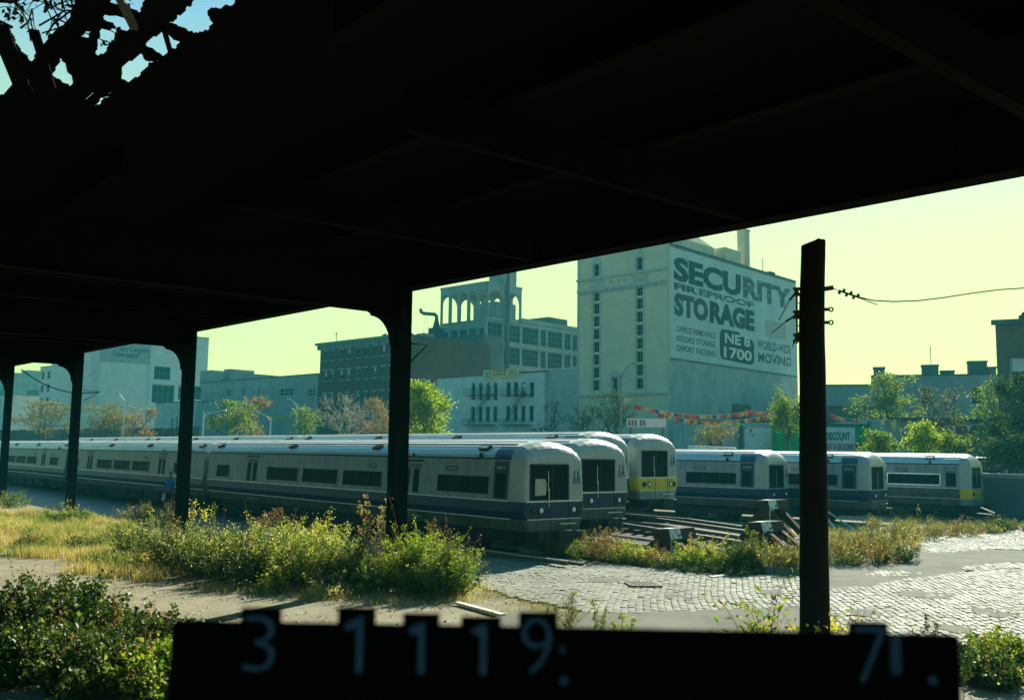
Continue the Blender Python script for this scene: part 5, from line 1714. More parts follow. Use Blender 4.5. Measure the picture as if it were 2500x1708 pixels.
m = MB(); m.beam(pl(2014, 705), pl(2034, 702), .05, .07); m.tube([pl(2032, 702), pl(2052, 712)], .007, 4)
m.build('dead_end_hook', M_iron, pole)
a, b = Vector(pl(2048, 709)), Vector(pl(2100, 727))
m = MB(); m.tube([a, b], .016, 6)
d = (b - a).normalized(); up = Vector((-d.z, 0, d.x))
for k in range(6):
    q = a.lerp(b, (k + .3) / 6)
    m.obox(q + up * (.03 if k % 2 else -.03), d * .018, up * .022, Vector((0, .02, 0)))
m.build('preformed_grip', M_iron, pole)
for y in (755, 787):
    c = Vector(pl(2029, y))
    m = MB(); m.beam(pl(2014, y), (c.x - .04, c.y, c.z), .03, .05)
    ring = [(c.x + .032 * math.cos(2 * PI * k / 12), c.y, c.z + .032 * math.sin(2 * PI * k / 12)) for k in range(13)]
    m.tube(ring, .013, 6)
    m.build('eye_bolt', M_iron, pole)
m = MB()
P = []
for px, py, Z in ((2092, 724, 15), (2130, 733, 15), (2180, 736, 15.1), (2240, 734, 15.2), (2300, 727, 15.3), (2370, 716, 15.4), (2440, 707, 15.5), (2500, 703, 15.6), (2700, 715, 16), (2950, 760, 16.5)): P.append(at(px, py, Z))
m.tube(P, .011, 6)
tag(m.build('overhead_wire', M_iron), 'single black wire running right from the wooden pole', 'wire')
m = MB(); m.tube([at(2098, 727, 15), at(2142, 744, 15)], .009, 5)
m.build('wire_tail', M_iron, pole).location = (-pc.x, -pc.y, 0)

# ------------------------------------------------------------------ number board before the photographer
BZ = 1.5
M_board = pm('matt_black_board', (0.004, 0.0036, 0.0034), (0.006, 0.0055, 0.005), scale=6, spec=.05, rough=.95)
M_digit = pm('pale_digit', (0.10, 0.135, 0.21), (0.07, 0.10, 0.16), scale=30, rough=.8)
bt_l, bt_r = at(422, 1513, BZ), at(2338, 1549, BZ)
bmid = (bt_l + bt_r) / 2
nb_ = thing('number_board', 'black slotted number board with pale digits standing in front', 'board', (bmid.x, bmid.y, 2.05))
wv = (bt_r - bt_l) / 2
upv = Vector((-wv.z, 0, wv.x)).normalized()
m = MB()
ctop = bmid - Vector((bmid.x, bmid.y, 2.05))
H = .42
m.obox(ctop - upv * H / 2, wv, upv * H / 2, (0, .012, 0))
o = m.build('board', M_board, nb_)
bv = o.modifiers.new('bevel', 'BEVEL'); bv.width = .006; bv.segments = 2
for s in (-.7, .7):
    m = MB(); q = ctop + wv * s - upv * .1
    m.box(q.x - .02, q.x + .02, .014, .045, -.1, q.z)
    m.build('stake', M_board, nb_)
def bp(px, py, dy=0.0):
    p = at(px, py, BZ)
    return Vector((p.x - bmid.x, dy, p.z - 2.05))
for ch, x0, x1, yt, yb, dx0, dx1, dt, db in (('3', 592, 694, 1479, 1650, 604, 684, 1495, 1628), ('1', 826, 922, 1478, 1650, 846, 894, 1497, 1632), ('1', 984, 1076, 1492, 1650, 1004, 1042, 1512, 1634), ('1', 1124, 1224, 1500, 1650, 1162, 1190, 1516, 1636), ('9', 1264, 1360, 1489, 1655, 1272, 1346, 1500, 1634), ('7', 2066, 2154, 1513, 1670, 2076, 2148, 1524, 1654)):
    m = MB(); a, b = bp(x0, yb), bp(x1, yt)
    m.box(a.x, b.x, -.024, -.013, a.z, b.z)
    card = m.build('digit_card', M_board, nb_)
    a, b = bp(dx0, db), bp(dx1, dt)
    if ch == '1':
        m = MB(); hh, ww = b.z - a.z, b.x - a.x
        m.plate([(ww - .010, 0), (ww, 0), (ww, hh), (ww - .007, hh), (ww - .026, hh * .86), (0, hh * .80), (0, hh * .74), (ww - .010, hh * .80)], -.0005, .0)
        m.build('digit', M_digit, card, loc=(a.x, -.0245, a.z))
    else:
        link('digit', text_mesh(ch, M_digit, width=b.x - a.x, height=b.z - a.z, depth=.001, bold=-.02), card, (a.x, -.0245, a.z))
m = MB(); a, b = bp(2166, 1638), bp(2188, 1548); m.box(a.x, b.x, -.016, -.0125, a.z, b.z)
m.build('pale_strip', M_digit, nb_)
for px, py, r in ((1375, 1655, .007), (2268, 1655, .007), (1370, 1580, .006)):
    c = bp(px, py); m = MB(); m.lathe((c.x, -.0125, c.z), [(r, 0), (r, -.002), (r * .6, -.004), (.0005, -.005)], 10, 'Y')
    m.build('rivet', M_digit, nb_)

# ------------------------------------------------------------------ drain grate, boards and stones on the ground
gc = gp(1570, 1432)
t = thing('drain_grate', 'ribbed iron drain grate sunk in the cobbles', 'drain', (gc.x, gc.y, .05), R(6))
m = MB()
for s in (-1, 1): m.box(-.42, .42, s * .42 - .03, s * .42 + .03, 0, .05); m.box(s * .42 - .03, s * .42 + .03, -.39, .39, 0, .05)
m.build('frame', M_rail, t)
for k in range(7):
    m = MB(); m.box(-.34 + k * .107, -.29 + k * .107, -.39, .39, .005, .045)
    m.build('bar', M_rail, t)
for (p, q, w, lb, mt) in (((1115, 1476), (1228, 1507), .16, 'pale broken board lying at the cobble edge', M_white), ((382, 1502), (418, 1516), .18, 'reddish scrap of timber on the dirt path', pm('rust_scrap', (.22, .08, .05), (.12, .06, .04), rough=.9)), ((1735, 1413), (1772, 1409), .2, 'bleached plank end at the foot of the kerb', M_white)):
    a, b = gp(*p), gp(*q)
    a.z = b.z = .06
    m = MB(); m.beam(a, b, w, .05)
    tag(m.build('loose_board', mt), lb, 'board')
n = 2600
P = np.array([(lambda g2: (g2.x, g2.y, 0.0))(gp(random.uniform(-50, 1350), 1378 + random.random() ** 1.2 * 190)) for _ in range(n)])
S = RNG.gamma(2.0, .012, n)
oct_v = np.array([(1, 0, 0), (-1, 0, 0), (0, 1, 0), (0, -1, 0), (0, 0, .7), (0, 0, -.7)], float)
oct_f = np.array([(0, 2, 4), (2, 1, 4), (1, 3, 4), (3, 0, 4)])
V = P[:, None] + oct_v[None] * S[:, None, None] * RNG.uniform(.6, 1.4, (n, 1, 3))
F = (np.arange(n)[:, None, None] * 6 + oct_f[None]).reshape(-1, 3)
tag(link('gravel', fast_mesh('gravel', V.reshape(-1, 3), F, pm('path_stones', (.40, .37, .28), (.2, .18, .14), scale=4, rough=.9))), 'small stones scattered over the dirt path', 'gravel', kind='stuff')

# ------------------------------------------------------------------ the person by the train
def skinned(name, verts, edges, radii, mat, parent=None, root=0, sub=2):
    me = bpy.data.meshes.new(name)
    me.from_pydata(verts, edges, [])
    o = link(name, me, parent)
    me.materials.append(mat)
    sk = o.modifiers.new('skin', 'SKIN')
    for i, d in enumerate(me.skin_vertices[0].data):
        r = radii[i]
        d.radius = r if isinstance(r, tuple) else (r, r)
        d.use_root = (i == root)
    sk.use_smooth_shade = True
    ss2 = o.modifiers.new('sub', 'SUBSURF'); ss2.levels = sub; ss2.render_levels = sub
    return o
pp = at(412, 1215, 53.0)
zs_ = hz(412, 1168, 53.0)
pbase = zs_ - 1.65
# the heap of cinders they stand on
mh = MB()
rings = [(2.6, -.02), (1.9, pbase * .55), (1.2, pbase - .02), (.5, pbase)]
for (r0, z0), (r1, z1) in zip(rings, rings[1:]):
    for k in range(14):
        a0, a1 = 2 * PI * k / 14, 2 * PI * (k + 1) / 14
        mh.quad((r0 * math.cos(a0), r0 * math.sin(a0), z0), (r0 * math.cos(a1), r0 * math.sin(a1), z0), (r1 * math.cos(a1), r1 * math.sin(a1), z1), (r1 * math.cos(a0), r1 * math.sin(a0), z1))
mh.poly([(.5 * math.cos(2 * PI * k / 14), .5 * math.sin(2 * PI * k / 14), pbase) for k in range(14)])
tag(mh.build('cinder_mound', M_ballast, smooth=True, loc=(pp.x, pp.y, 0)), kind='structure')
M_skin = pm('skin', (.20, .12, .08), (.17, .10, .07), scale=8, rough=.6)
M_shirt = pm('blue_work_shirt', (.05, .17, .42), (.04, .13, .33), scale=5, rough=.9)
M_trou = pm('dark_trousers', (.02, .025, .05), (.03, .03, .05), scale=5, rough=.9)
person = thing('person', 'person in a blue shirt walking away beside the nearest train', 'person', (pp.x, pp.y, pbase), R(-20))
person.scale = (1.1, 1.1, 1.08)
bv_ = [(0, 0, .95), (0, .01, 1.15), (0, .02, 1.38), (0, .03, 1.50), (0, .06, 1.60), (0, .07, 1.72), (.19, .02, 1.44), (.25, -.02, 1.17), (.27, .04, .93), (-.19, .02, 1.44), (-.25, -.02, 1.17), (-.28, .02, .93), (.1, 0, .9), (.11, .05, .5), (.11, -.03, .09), (.11, .13, .04), (-.1, 0, .9), (-.11, -.02, .5), (-.11, -.14, .1), (-.11, 0.0, .04)]
be_ = [(0, 1), (1, 2), (2, 3), (3, 4), (4, 5), (2, 6), (6, 7), (7, 8), (2, 9), (9, 10), (10, 11), (0, 12), (12, 13), (13, 14), (14, 15), (0, 16), (16, 17), (17, 18), (18, 19)]
br_ = [(.15, .11), (.14, .10), (.16, .11), .06, .085, .09, .065, .048, .036, .065, .048, .036, .085, .06, .045, .04, .085, .06, .045, .04]
skinned('body', bv_, be_, br_, M_skin, person)
skinned('shirt', [(0, 0, .93), (0, .01, 1.15), (0, .02, 1.38), (0, .03, 1.49), (.19, .02, 1.44), (.25, -.02, 1.17), (.262, .02, 1.02), (-.19, .02, 1.44), (-.25, -.02, 1.17), (-.27, 0, 1.02)],
        [(0, 1), (1, 2), (2, 3), (2, 4), (4, 5), (5, 6), (2, 7), (7, 8), (8, 9)], [(.19, .14), (.175, .13), (.195, .135), .09, .085, .066, .058, .085, .066, .058], M_shirt, person)
skinned('trousers', [(0, 0, .98), (0, 0, .9), (.1, 0, .84), (.11, .05, .5), (.11, -.02, .12), (-.1, 0, .84), (-.11, -.02, .5), (-.11, -.13, .13)], [(0, 1), (1, 2), (2, 3), (3, 4), (1, 5), (5, 6), (6, 7)], [(.17, .13), (.17, .13), .105, .08, .07, .105, .08, .07], M_trou, person)
skinned('hair', [(0, .03, 1.74), (0, .05, 1.82), (0, .10, 1.80)], [(0, 1), (1, 2)], [.095, .09, .07], M_gap, person)
for s in (-1, 1):
    hx, hy = (.27 if s > 0 else -.28), .03
    for k in range(4):
        m = MB(); x = hx + (k - 1.5) * .018
        m.tube([(x, hy + .0, .92), (x, hy + .01, .87 - .004 * (k == 1)), (x - .004 * s, hy + .025, .83 + .012 * abs(k - 1.5))], [.011, .010, .007], 6)
        m.build('finger', M_skin, person)
    m = MB(); m.tube([(hx - .02 * s, hy + .03, .93), (hx - .03 * s, hy + .055, .895), (hx - .025 * s, hy + .065, .865)], [.012, .011, .008], 6)
    m.build('thumb', M_skin, person)
m = MB(); m.add([(-.10, -.05, 0), (.10, -.05, 0), (.11, .05, 0), (-.1, .05, 0), (-.09, -.04, .30), (.08, -.04, .32), (.08, .04, .32), (-.09, .04, .30), (-.02, 0, .42), (.02, 0, .42)], ((3, 2, 1, 0), (0, 1, 5, 4), (1, 2, 6, 5), (2, 3, 7, 6), (3, 0, 4, 7), (4, 5, 9, 8), (6, 7, 8, 9), (5, 6, 9), (7, 4, 8)))
cr_, sr_ = math.cos(R(-20)), math.sin(R(-20))
hx_, hy_ = -.36, .03
bag = m.build('carrier_bag', pm('white_plastic', (.6, .62, .62), (.5, .52, .54), rough=.5), loc=(pp.x + cr_ * hx_ - sr_ * hy_, pp.y + sr_ * hx_ + cr_ * hy_, pbase + .46))
tag(bag, 'white carrier bag held by the person in blue', 'bag')

# ------------------------------------------------------------------ trees
M_bark = pm('grey_bark', (.13, .11, .08), (.07, .06, .045), scale=4, rough=.95)
M_bark_pale = pm('pale_bark', (.42, .38, .29), (.28, .25, .19), scale=4, rough=.9)
LM = {
    'green': leafmat('leaf_green', [(.04, .11, .012), (.08, .17, .02), (.15, .21, .025), (.25, .25, .04)], .42),
    'bright': leafmat('leaf_bright', [(.06, .17, .010), (.13, .25, .015), (.24, .31, .025), (.36, .36, .05)], .48),
    'dark': leafmat('leaf_dark', [(.018, .05, .012), (.03, .075, .015), (.05, .10, .02), (.15, .17, .05)], .22),
    'yellow': leafmat('leaf_yellow', [(.26, .28, .04), (.36, .34, .05), (.20, .24, .04)], .5),
    'olive': leafmat('leaf_olive', [(.10, .12, .035), (.16, .16, .05), (.24, .19, .08), (.09, .13, .03)], .35),
    'rust': leafmat('leaf_rust', [(.20, .10, .05), (.28, .15, .07), (.16, .12, .05), (.33, .22, .10)], .35),
    'dry': leafmat('grass_dry', [(.44, .36, .16), (.34, .27, .11), (.52, .45, .24), (.26, .24, .09)], .4),
    'fluff': leafmat('seed_fluff', [(.46, .42, .20), (.58, .53, .30), (.36, .36, .12)], .4),
    'tan': leafmat('plume_tan', [(.34, .26, .18), (.42, .33, .24), (.26, .19, .13)], .3),
}
M_stem = pm('weed_stem', (.16, .13, .06), (.10, .09, .04), scale=6, rough=.9)
M_stem_r = pm('weed_stem_red', (.22, .10, .05), (.14, .08, .04), scale=6, rough=.9)

def tree(label, px, ptop, Z, wpx, leaf='green', nleaf=3500, lsize=.22, bare=False, bark=None, base=STREET, name='tree', n1=8, n2=6, n3=5, group='street trees', low=.22, cluster=.28):
    top = at(px, ptop, Z)
    H = top.z - base
    Rr = wpx * Z / FPX / 2
    t = thing(name, label, 'tree', (top.x, top.y, base), 0, group)
    bark = bark or M_bark
    r0 = max(.06, H * .018)
    m = MB()
    th = H * (.55 if not bare else .45)
    trunk = [Vector((random.gauss(0, .03) * H * k / 5, random.gauss(0, .03) * H * k / 5, th * k / 5)) for k in range(6)]
    trunk[0] = Vector((0, 0, -.1))
    m.tube(trunk, [r0 * (1 - .13 * k) for k in range(6)], 8)
    m.build('trunk', bark, t)
    L1, L2, L3, tips = [], [], [], []
    def curve(a, b, k=5, wob=.08):
        d = (b - a).length
        pts = []
        for i in range(k):
            u = i / (k - 1)
            p = a.lerp(b, u); p.z += d * .12 * math.sin(PI * u)
            if 0 < i < k - 1: p += Vector((random.gauss(0, wob * d), random.gauss(0, wob * d), random.gauss(0, wob * d * .6)))
            pts.append(p)
        return pts
    for i in range(n1):
        a = trunk[random.randint(2, 5)]
        ang = 2 * PI * (i + random.random()) / n1
        el = random.uniform(.15, 1.25)
        end = Vector((math.cos(ang) * math.cos(el) * Rr * .8, math.sin(ang) * math.cos(el) * Rr * .8, H * (low + .18) + (H * (.78 - low)) * math.sin(el) * random.uniform(.8, 1.1)))
        c1 = curve(a, end); L1.append(c1)
        for j in range(n2):
            p = c1[random.randint(2, 4)].copy()
            dv = (end - a).normalized() * .5 + Vector((random.gauss(0, .6), random.gauss(0, .6), random.gauss(.25, .45)))
            e2 = p + dv.normalized() * Rr * random.uniform(.3, .55)
            e2.z = min(e2.z, H * .98)
            c2 = curve(p, e2, 5, .1); L2.append(c2)
            for k in range(n3):
                q = c2[random.randint(1, 4)].copy()
                d3 = (e2 - p).normalized() * .6 + Vector((random.gauss(0, .6), random.gauss(0, .6), random.gauss(.15, .5)))
                e3 = q + d3.normalized() * Rr * random.uniform(.14, .3)
                e3.z = min(e3.z, H)
                L3.append(curve(q, e3, 5, .08)); tips.append(L3[-1])
    arr = lambda L: np.array([[tuple(p) for p in c] for c in L])
    b1 = strands('limbs', arr(L1), r0 * .55, r0 * .25, bark, t, 5)
    strands('branches', arr(L2), r0 * .25, r0 * .1, bark, t, 4)
    strands('twigs', arr(L3), r0 * .10 + .008, .008, bark, t, 3)
    if nleaf:
        T = arr(tips)
        i = RNG.integers(0, len(T), nleaf); u = RNG.uniform(0, 1, nleaf) ** .6 * 3.999
        k = u.astype(int); f = (u - k)[:, None]
        P = T[i, k] * (1 - f) + T[i, k + 1] * f
        P = P + RNG.normal(0, cluster, (nleaf, 3)) * np.array([1, 1, .7])
        D = RNG.normal(0, 1, (nleaf, 3)) + np.array([0, 0, -.35])
        leaves('crown', P, D, RNG.uniform(.6, 1.3, nleaf) * lsize, LM[leaf], t, .55)
    return t
tree('russet half bare tree between the two farthest columns', 112, 984, 128, 150, 'olive', 3800, .2, low=.1)
tree('russet half bare tree below the slogan wall', 262, 986, 125, 150, 'olive', 3800, .2, low=.1)
tree('thin half bare tree left of the small stucco shop', 345, 1000, 122, 90, 'rust', 1500, .2, low=.1)
tree('dull green tree right of the curved arm street lamp', 572, 978, 112, 120, 'green', 3000, .24, low=.1)
tree('reddish tree standing before the low workshop', 615, 972, 118, 90, 'rust', 2200, .22, low=.1)
tree('small leafy tree below the yellow lettering', 745, 1000, 122, 90, 'green', 1700, .24, low=.1)
tree('leafless pale branched tree before the brick tenement', 850, 962, 105, 170, None, 0, bare=True, bark=M_bark_pale, n1=12, n2=7, n3=5, low=.05)
tree('thin tree with sparse tan leaves left of the big column', 925, 976, 104, 80, 'rust', 1500, .2, bark=M_bark_pale, low=.1)
tree('bright yellow green tree right of the big column', 1040, 944, 84, 135, 'bright', 9000, .24, low=.0, cluster=.35)
tree('bare dark tree beside the grey stucco annex', 1345, 978, 100, 80, None, 0, bare=True)
tree('bare twiggy tree left of the warehouse front', 1425, 985, 98, 90, 'olive', 500, .18, bare=True)
tree('half bare tree before the warehouse front', 1500, 965, 96, 150, 'olive', 1800, .18, bare=True, low=.1)
tree('low twiggy tree in front of the bunting', 1745, 1032, 84, 110, 'olive', 1100, .18, bare=True, bark=M_bark_pale, low=.05)
tree('small green tree touching the wooden pole on its left', 1922, 930, 82, 95, 'green', 3200, .2, low=.1)
tree('spreading green tree before the terrace roofline', 2165, 916, 104, 170, 'green', 4800, .24, low=.1)
tree('bare bluish tree before the beverage store', 2295, 946, 96, 170, 'olive', 900, .2, bare=True, low=.05)
tree('pale leafy tree left of the corner tenement', 2390, 935, 100, 130, 'green', 3600, .24, low=.05)
tree('dark tree with tan plumes at the right edge', 2478, 892, 70, 150, 'dark', 6500, .22, low=.0)
for label, px, py, Z, w, lf in (('bright green feathery shrub left of the beverage store', 2150, 1046, 70, 80, 'green'), ('tallest bright green shrub above the silver car', 2250, 1034, 69, 90, 'bright'), ('bright green shrub right of the tallest shrub', 2315, 1050, 70, 90, 'green'), ('dark shrub on the wall at the right edge', 2440, 1078, 66, 110, 'dark'), ('dark spreading shrub cut by the right edge', 2505, 1070, 64, 110, 'dark')):
    tree(label, px, py, Z, w, lf, 2600, .2, name='shrub', group='shrubs along the yard wall', low=-.1, n1=9, n2=5, n3=4, cluster=.22)

# plumes on the right hand tree
tp = at(2478, 960, 69)

# ------------------------------------------------------------------ weeds
def stem_set(n, rx, ry, h, spread, droop):
    a = RNG.uniform(0, 2 * PI, n); r = np.sqrt(RNG.uniform(0, 1, n))
    base = np.stack([np.cos(a) * r * rx * .7, np.sin(a) * r * ry * .7], 1)
    tip = base * spread + RNG.normal(0, .16, (n, 2)) * h
    hh = h * (RNG.uniform(.4, 1.05, n) + .35 * (RNG.uniform(0, 1, n) > .88)) * (1 - .45 * r ** 2)
    return base, tip, hh, droop
def on_stem(S, i, t):
    base, tip, hh, droop = S
    xy = base[i] + (tip[i] - base[i]) * (t ** 1.6)[:, None]
    z = hh[i] * (t - droop * t ** 3)
    return np.concatenate([xy, z[:, None]], 1)
def bush(label, px, py, wpx, hpx, leaf='green', nst=60, nleaf=3500, lsize=.07, spread=1.5, droop=.12, top=None, ntop=0, stem=None, name='weed_bush', group='weed clumps in the yard', depth=None, lo=.12, aspect=.45, tsize=.05, tspread=.05, z=0.0, cat='weeds', P=None):
    p = P or gp(px, py, z)
    k = p.y / FPX
    rx, h = wpx * k / 2, hpx * k
    ry = depth if depth else min(rx, 1.0)
    t = thing(name, label, cat, (p.x, p.y + ry * .6, z), 0, group)
    S = stem_set(nst, rx, ry, h, spread, droop)
    T = np.linspace(0, 1, 6)
    A = np.stack([on_stem(S, np.arange(nst), np.full(nst, u)) for u in T], 1)
    strands('stems', A, .006 + .004 * h, .003, stem or M_stem, t, 3)
    i = RNG.integers(0, nst, nleaf); u = lo + (1 - lo) * RNG.uniform(0, 1, nleaf) ** .75
    Q = on_stem(S, i, u) + RNG.normal(0, lsize * .75, (nleaf, 3))
    Q[:, 2] = np.maximum(Q[:, 2], .015)
    D = RNG.normal(0, 1, (nleaf, 3)); D[:, :2] += unit(Q[:, :2] + 1e-6) * .8; D[:, 2] += .1
    leaves('foliage', Q, D, RNG.uniform(.5, 1.4, nleaf) * lsize, LM[leaf], t, aspect)
    if h > .5 and leaf not in ('yellow', 'fluff'):
        # last year's dead stalks standing through the clump
        nd = 14
        S2 = stem_set(nd, rx * .9, ry, h * 1.22, 1.35, .05)
        A2 = np.stack([on_stem(S2, np.arange(nd), np.full(nd, u2)) for u2 in T], 1)
        strands('dead_stalks', A2, .006, .002, M_stem_r, t, 3)
        i2 = RNG.integers(0, nd, 190)
        leaves('dead_leaves', on_stem(S2, i2, RNG.uniform(.45, 1, 190)) + RNG.normal(0, .03, (190, 3)), RNG.normal(0, 1, (190, 3)) + np.array([0, 0, -.6]), RNG.uniform(.03, .07, 190), LM['rust'], t, .4)
        nb2 = nleaf // 14
        i2 = RNG.integers(0, nst, nb2)
        leaves('broad_leaves', on_stem(S, i2, RNG.uniform(.1, .8, nb2)) + RNG.normal(0, .05, (nb2, 3)) + np.array([0, 0, .04]), RNG.normal(0, 1, (nb2, 3)) * np.array([1, 1, .5]), RNG.uniform(.08, .15, nb2), LM['green' if leaf != 'green' else 'dark'], t, .7)
    if ntop:
        i = RNG.integers(0, nst, ntop); u = RNG.uniform(.86, 1.03, ntop)
        Q = on_stem(S, i, u) + RNG.normal(0, tspread, (ntop, 3))
        leaves('seed_heads', Q, RNG.normal(0, 1, (ntop, 3)) + np.array([0, 0, .5]), RNG.uniform(.5, 1.3, ntop) * tsize, LM[top], t, .6)
    return t
def spire(label, px, py, hpx, leaf='olive', n=7, name='feathery_weed', wid=.22, z=0.0, P=None, wpx=60):
    """a few upright stalks, each with short side twigs narrowing to the top"""
    p = P or gp(px, py, z)
    k = p.y / FPX
    h = hpx * k
    t = thing(name, label, 'weeds', (p.x, p.y, z), 0, 'tall feathery weeds')
    st, tw, lp = [], [], []
    for j in range(n):
        b = np.array([random.gauss(0, wpx * k * .25), random.gauss(0, .2), 0]); hh = h * random.uniform(.6, 1.0)
        lean = np.array([random.gauss(0, .12) * hh, random.gauss(0, .1) * hh, 0])
        ax = lambda u: b + lean * u ** 1.5 + np.array([0, 0, hh * u])
        st.append([ax(u) for u in np.linspace(0, 1, 6)])
        for q in range(34):
            u = random.uniform(.25, .99)
            a = random.uniform(0, 2 * PI); L = hh * wid * (1.08 - u) * random.uniform(.6, 1.2) + .02
            d = np.array([math.cos(a), math.sin(a), .75]) * L
            o = ax(u)
            tw.append([o, o + d * .5 + np.array([0, 0, .02 * L]), o + d + np.array([0, 0, -.1 * L])])
            for e2 in range(9): lp.append(o + d * random.uniform(.2, 1.05) + np.random.default_rng(q * 9 + e2 + j).normal(0, .012, 3))
    strands('stems', np.array(st), .007, .003, M_stem_r, t, 4)
    strands('twigs', np.array(tw), .003, .0015, M_stem_r, t, 3)
    lp = np.array(lp)
    leaves('foliage', lp, RNG.normal(0, 1, lp.shape), RNG.uniform(.02, .05, len(lp)), LM[leaf], t, .5)
    return t
# the strip between the dirt path and the roadway
W1 = [
    (330, 1368, 150, 95, 'green', 'low green clump at the left end of the big weed strip', 50, 3800, 700),
    (425, 1398, 210, 125, 'dark', 'broad dark based clump with yellow top left of the big weeds', 80, 6000, 1200),
    (505, 1412, 180, 128, 'green', 'leafy clump in front of the second largest column', 70, 5000, 1200),
    (590, 1428, 200, 132, 'dark', 'dark leafed clump spilling over the dirt path', 80, 6000, 1000),
    (690, 1430, 190, 140, 'green', 'cream tufted clump in the middle of the weed strip', 80, 6000, 1500),
    (775, 1438, 190, 150, 'bright', 'tallest cream tufted clump with bright leaves', 80, 6000, 2200),
    (850, 1445, 150, 130, 'dark', 'dark clump left of the foot of the big column', 70, 5500, 500),
    (640, 1395, 200, 120, 'bright', 'yellow green clump behind the dark leafed clump', 70, 5000, 1400),
    (745, 1402, 170, 125, 'bright', 'pale topped clump behind the tallest tufted clump', 60, 4200, 1600),
    (910, 1452, 110, 85, 'green', 'low clump at the foot of the big column', 50, 3000, 0),
    (1000, 1452, 120, 160, 'bright', 'bright grass green clump right of the big column', 90, 7000, 0),
    (1085, 1462, 130, 140, 'green', 'bushy green clump where the cobbles begin', 80, 5500, 300),
]
for px, py, w, h, lf, lb, ns, nl, nt in W1:
    bush(lb, px, py, w * 1.12, h * 1.12, lf, int(ns * 1.4), int(nl * 1.7), .062 if lf != 'bright' else .055, top='fluff', ntop=nt, tsize=.05, tspread=.07)
bush('feathery brown clump reaching over the cobbles', 1095, 1440, 150, 150, 'olive', 90, 5200, .05, spread=1.9, droop=.2, aspect=.2, stem=M_stem_r)
bush('small white flowering clump in the path edge shade', 795, 1462, 120, 60, 'fluff', 40, 1500, .045)
bush('pale leaved weed on the shaded path edge', 665, 1448, 90, 60, 'bright', 30, 700, .08)
bush('green clump beside the third column', 150, 1276, 130, 50, 'green', 50, 2600, .08, top='fluff', ntop=400)
bush('green clump beside the farthest column', 15, 1240, 90, 45, 'green', 40, 1800, .09)
bush('olive clump at the foot of the person', 330, 1278, 120, 60, 'olive', 60, 2600, .07, aspect=.25)
bush('brown clump before the second largest column', 410, 1290, 100, 70, 'olive', 60, 2400, .06, aspect=.25, stem=M_stem_r)
bush('leafy sprout climbing the second largest column', 468, 1310, 50, 120, 'yellow', 9, 140, .16, lo=.5, aspect=.5)
for lb, px, py, w, h, lf in (('small olive tuft in the dry grass at left', 60, 1335, 90, 40, 'olive'), ('green tuft in the dry grass at left', 190, 1345, 110, 48, 'green'), ('low green tuft where the dry grass meets the path', 250, 1392, 120, 42, 'green'), ('olive tuft left of the big weeds', 285, 1330, 100, 55, 'olive'), ('pale tuft at the left edge of the dry grass', 20, 1300, 90, 36, 'fluff')):
    bush(lb, px, py, w, h, lf, 50, 1800, .07, aspect=.3)
spire('pair of golden feathery stalks left of the big column', 905, 1400, 190, 'dry', 4, wpx=70)
spire('feathery stalk rising in front of the train side', 955, 1395, 150, 'olive', 3, wpx=60)
spire('rust red feathery weed behind the cream tufts', 665, 1330, 95, 'rust', 6, wid=.6, wpx=90)
spire('dark feathery stalks right of the big column', 1065, 1430, 165, 'olive', 5, wpx=90)
# dry grass
def grass(name, label, poly, n, h, w, leaf, dens=None, lean=.35):
    xs_ = [p[0] for p in poly]; ys_ = [p[1] for p in poly]
    W = [gp(x, y) for x, y in poly]
    x0, x1, y0, y1 = min(p.x for p in W), max(p.x for p in W), min(p.y for p in W), max(p.y for p in W)
    wp = [(p.x, p.y) for p in W]
    tuft = [(random.uniform(x0, x1), random.uniform(y0, y1)) for _ in range(max(20, n // 60))]
    tuft = [q for q in tuft if inpoly(q[0], q[1], wp)]
    P = []
    while len(P) < n:
        q = random.choice(tuft)
        P.append((q[0] + random.gauss(0, .3), q[1] + random.gauss(0, .3), 0))
    P = np.array(P)
    return tag(blades(name, P, RNG.uniform(.4, 1.2, n) * h, RNG.uniform(.7, 1.3, n) * w, LM[leaf], None, lean), label, 'grass', kind='stuff')
grass('dry_grass', 'golden dry grass left of the big weed strip', [(-40, 1245), (200, 1262), (330, 1290), (480, 1395), (560, 1440), (420, 1432), (250, 1405), (-40, 1372)], 24000, .40, .011, 'dry', lean=.6)
grass('green_grass', 'green grass mixed through the dry grass', [(-40, 1250), (200, 1262), (330, 1290), (480, 1395), (420, 1425), (250, 1400), (-40, 1368)], 11000, .42, .013, 'green', lean=.6)
grass('dry_grass', 'tufts of dry grass along the dirt path edge', [(420, 1432), (560, 1440), (760, 1462), (1000, 1475), (1150, 1470), (1180, 1430), (1000, 1440), (700, 1430)], 6000, .17, .007, 'dry', lean=.8)
grass('weeds_ground', 'thin dry weeds under the tracks and bumper blocks', [(1290, 1345), (1500, 1300), (1800, 1300), (1960, 1330), (1965, 1395), (1700, 1388), (1450, 1362)], 16000, .34, .010, 'olive')
grass('dry_grass', 'dry grass among the right hand weeds', [(1960, 1290), (2200, 1262), (2350, 1262), (2240, 1330), (2080, 1370), (1965, 1392)], 9000, .3, .010, 'olive')
grass('dry_grass', 'dry grass between the bumper blocks and the trains', [(1560, 1290), (1850, 1300), (2000, 1300), (1960, 1330), (1640, 1330)], 6000, .3, .012, 'dry')
grass('sparse_grass', 'sparse grass at the near edge of the cobbles', [(1170, 1430), (1330, 1476), (1460, 1505), (1300, 1545), (1180, 1500)], 2600, .14, .006, 'olive', lean=.6)
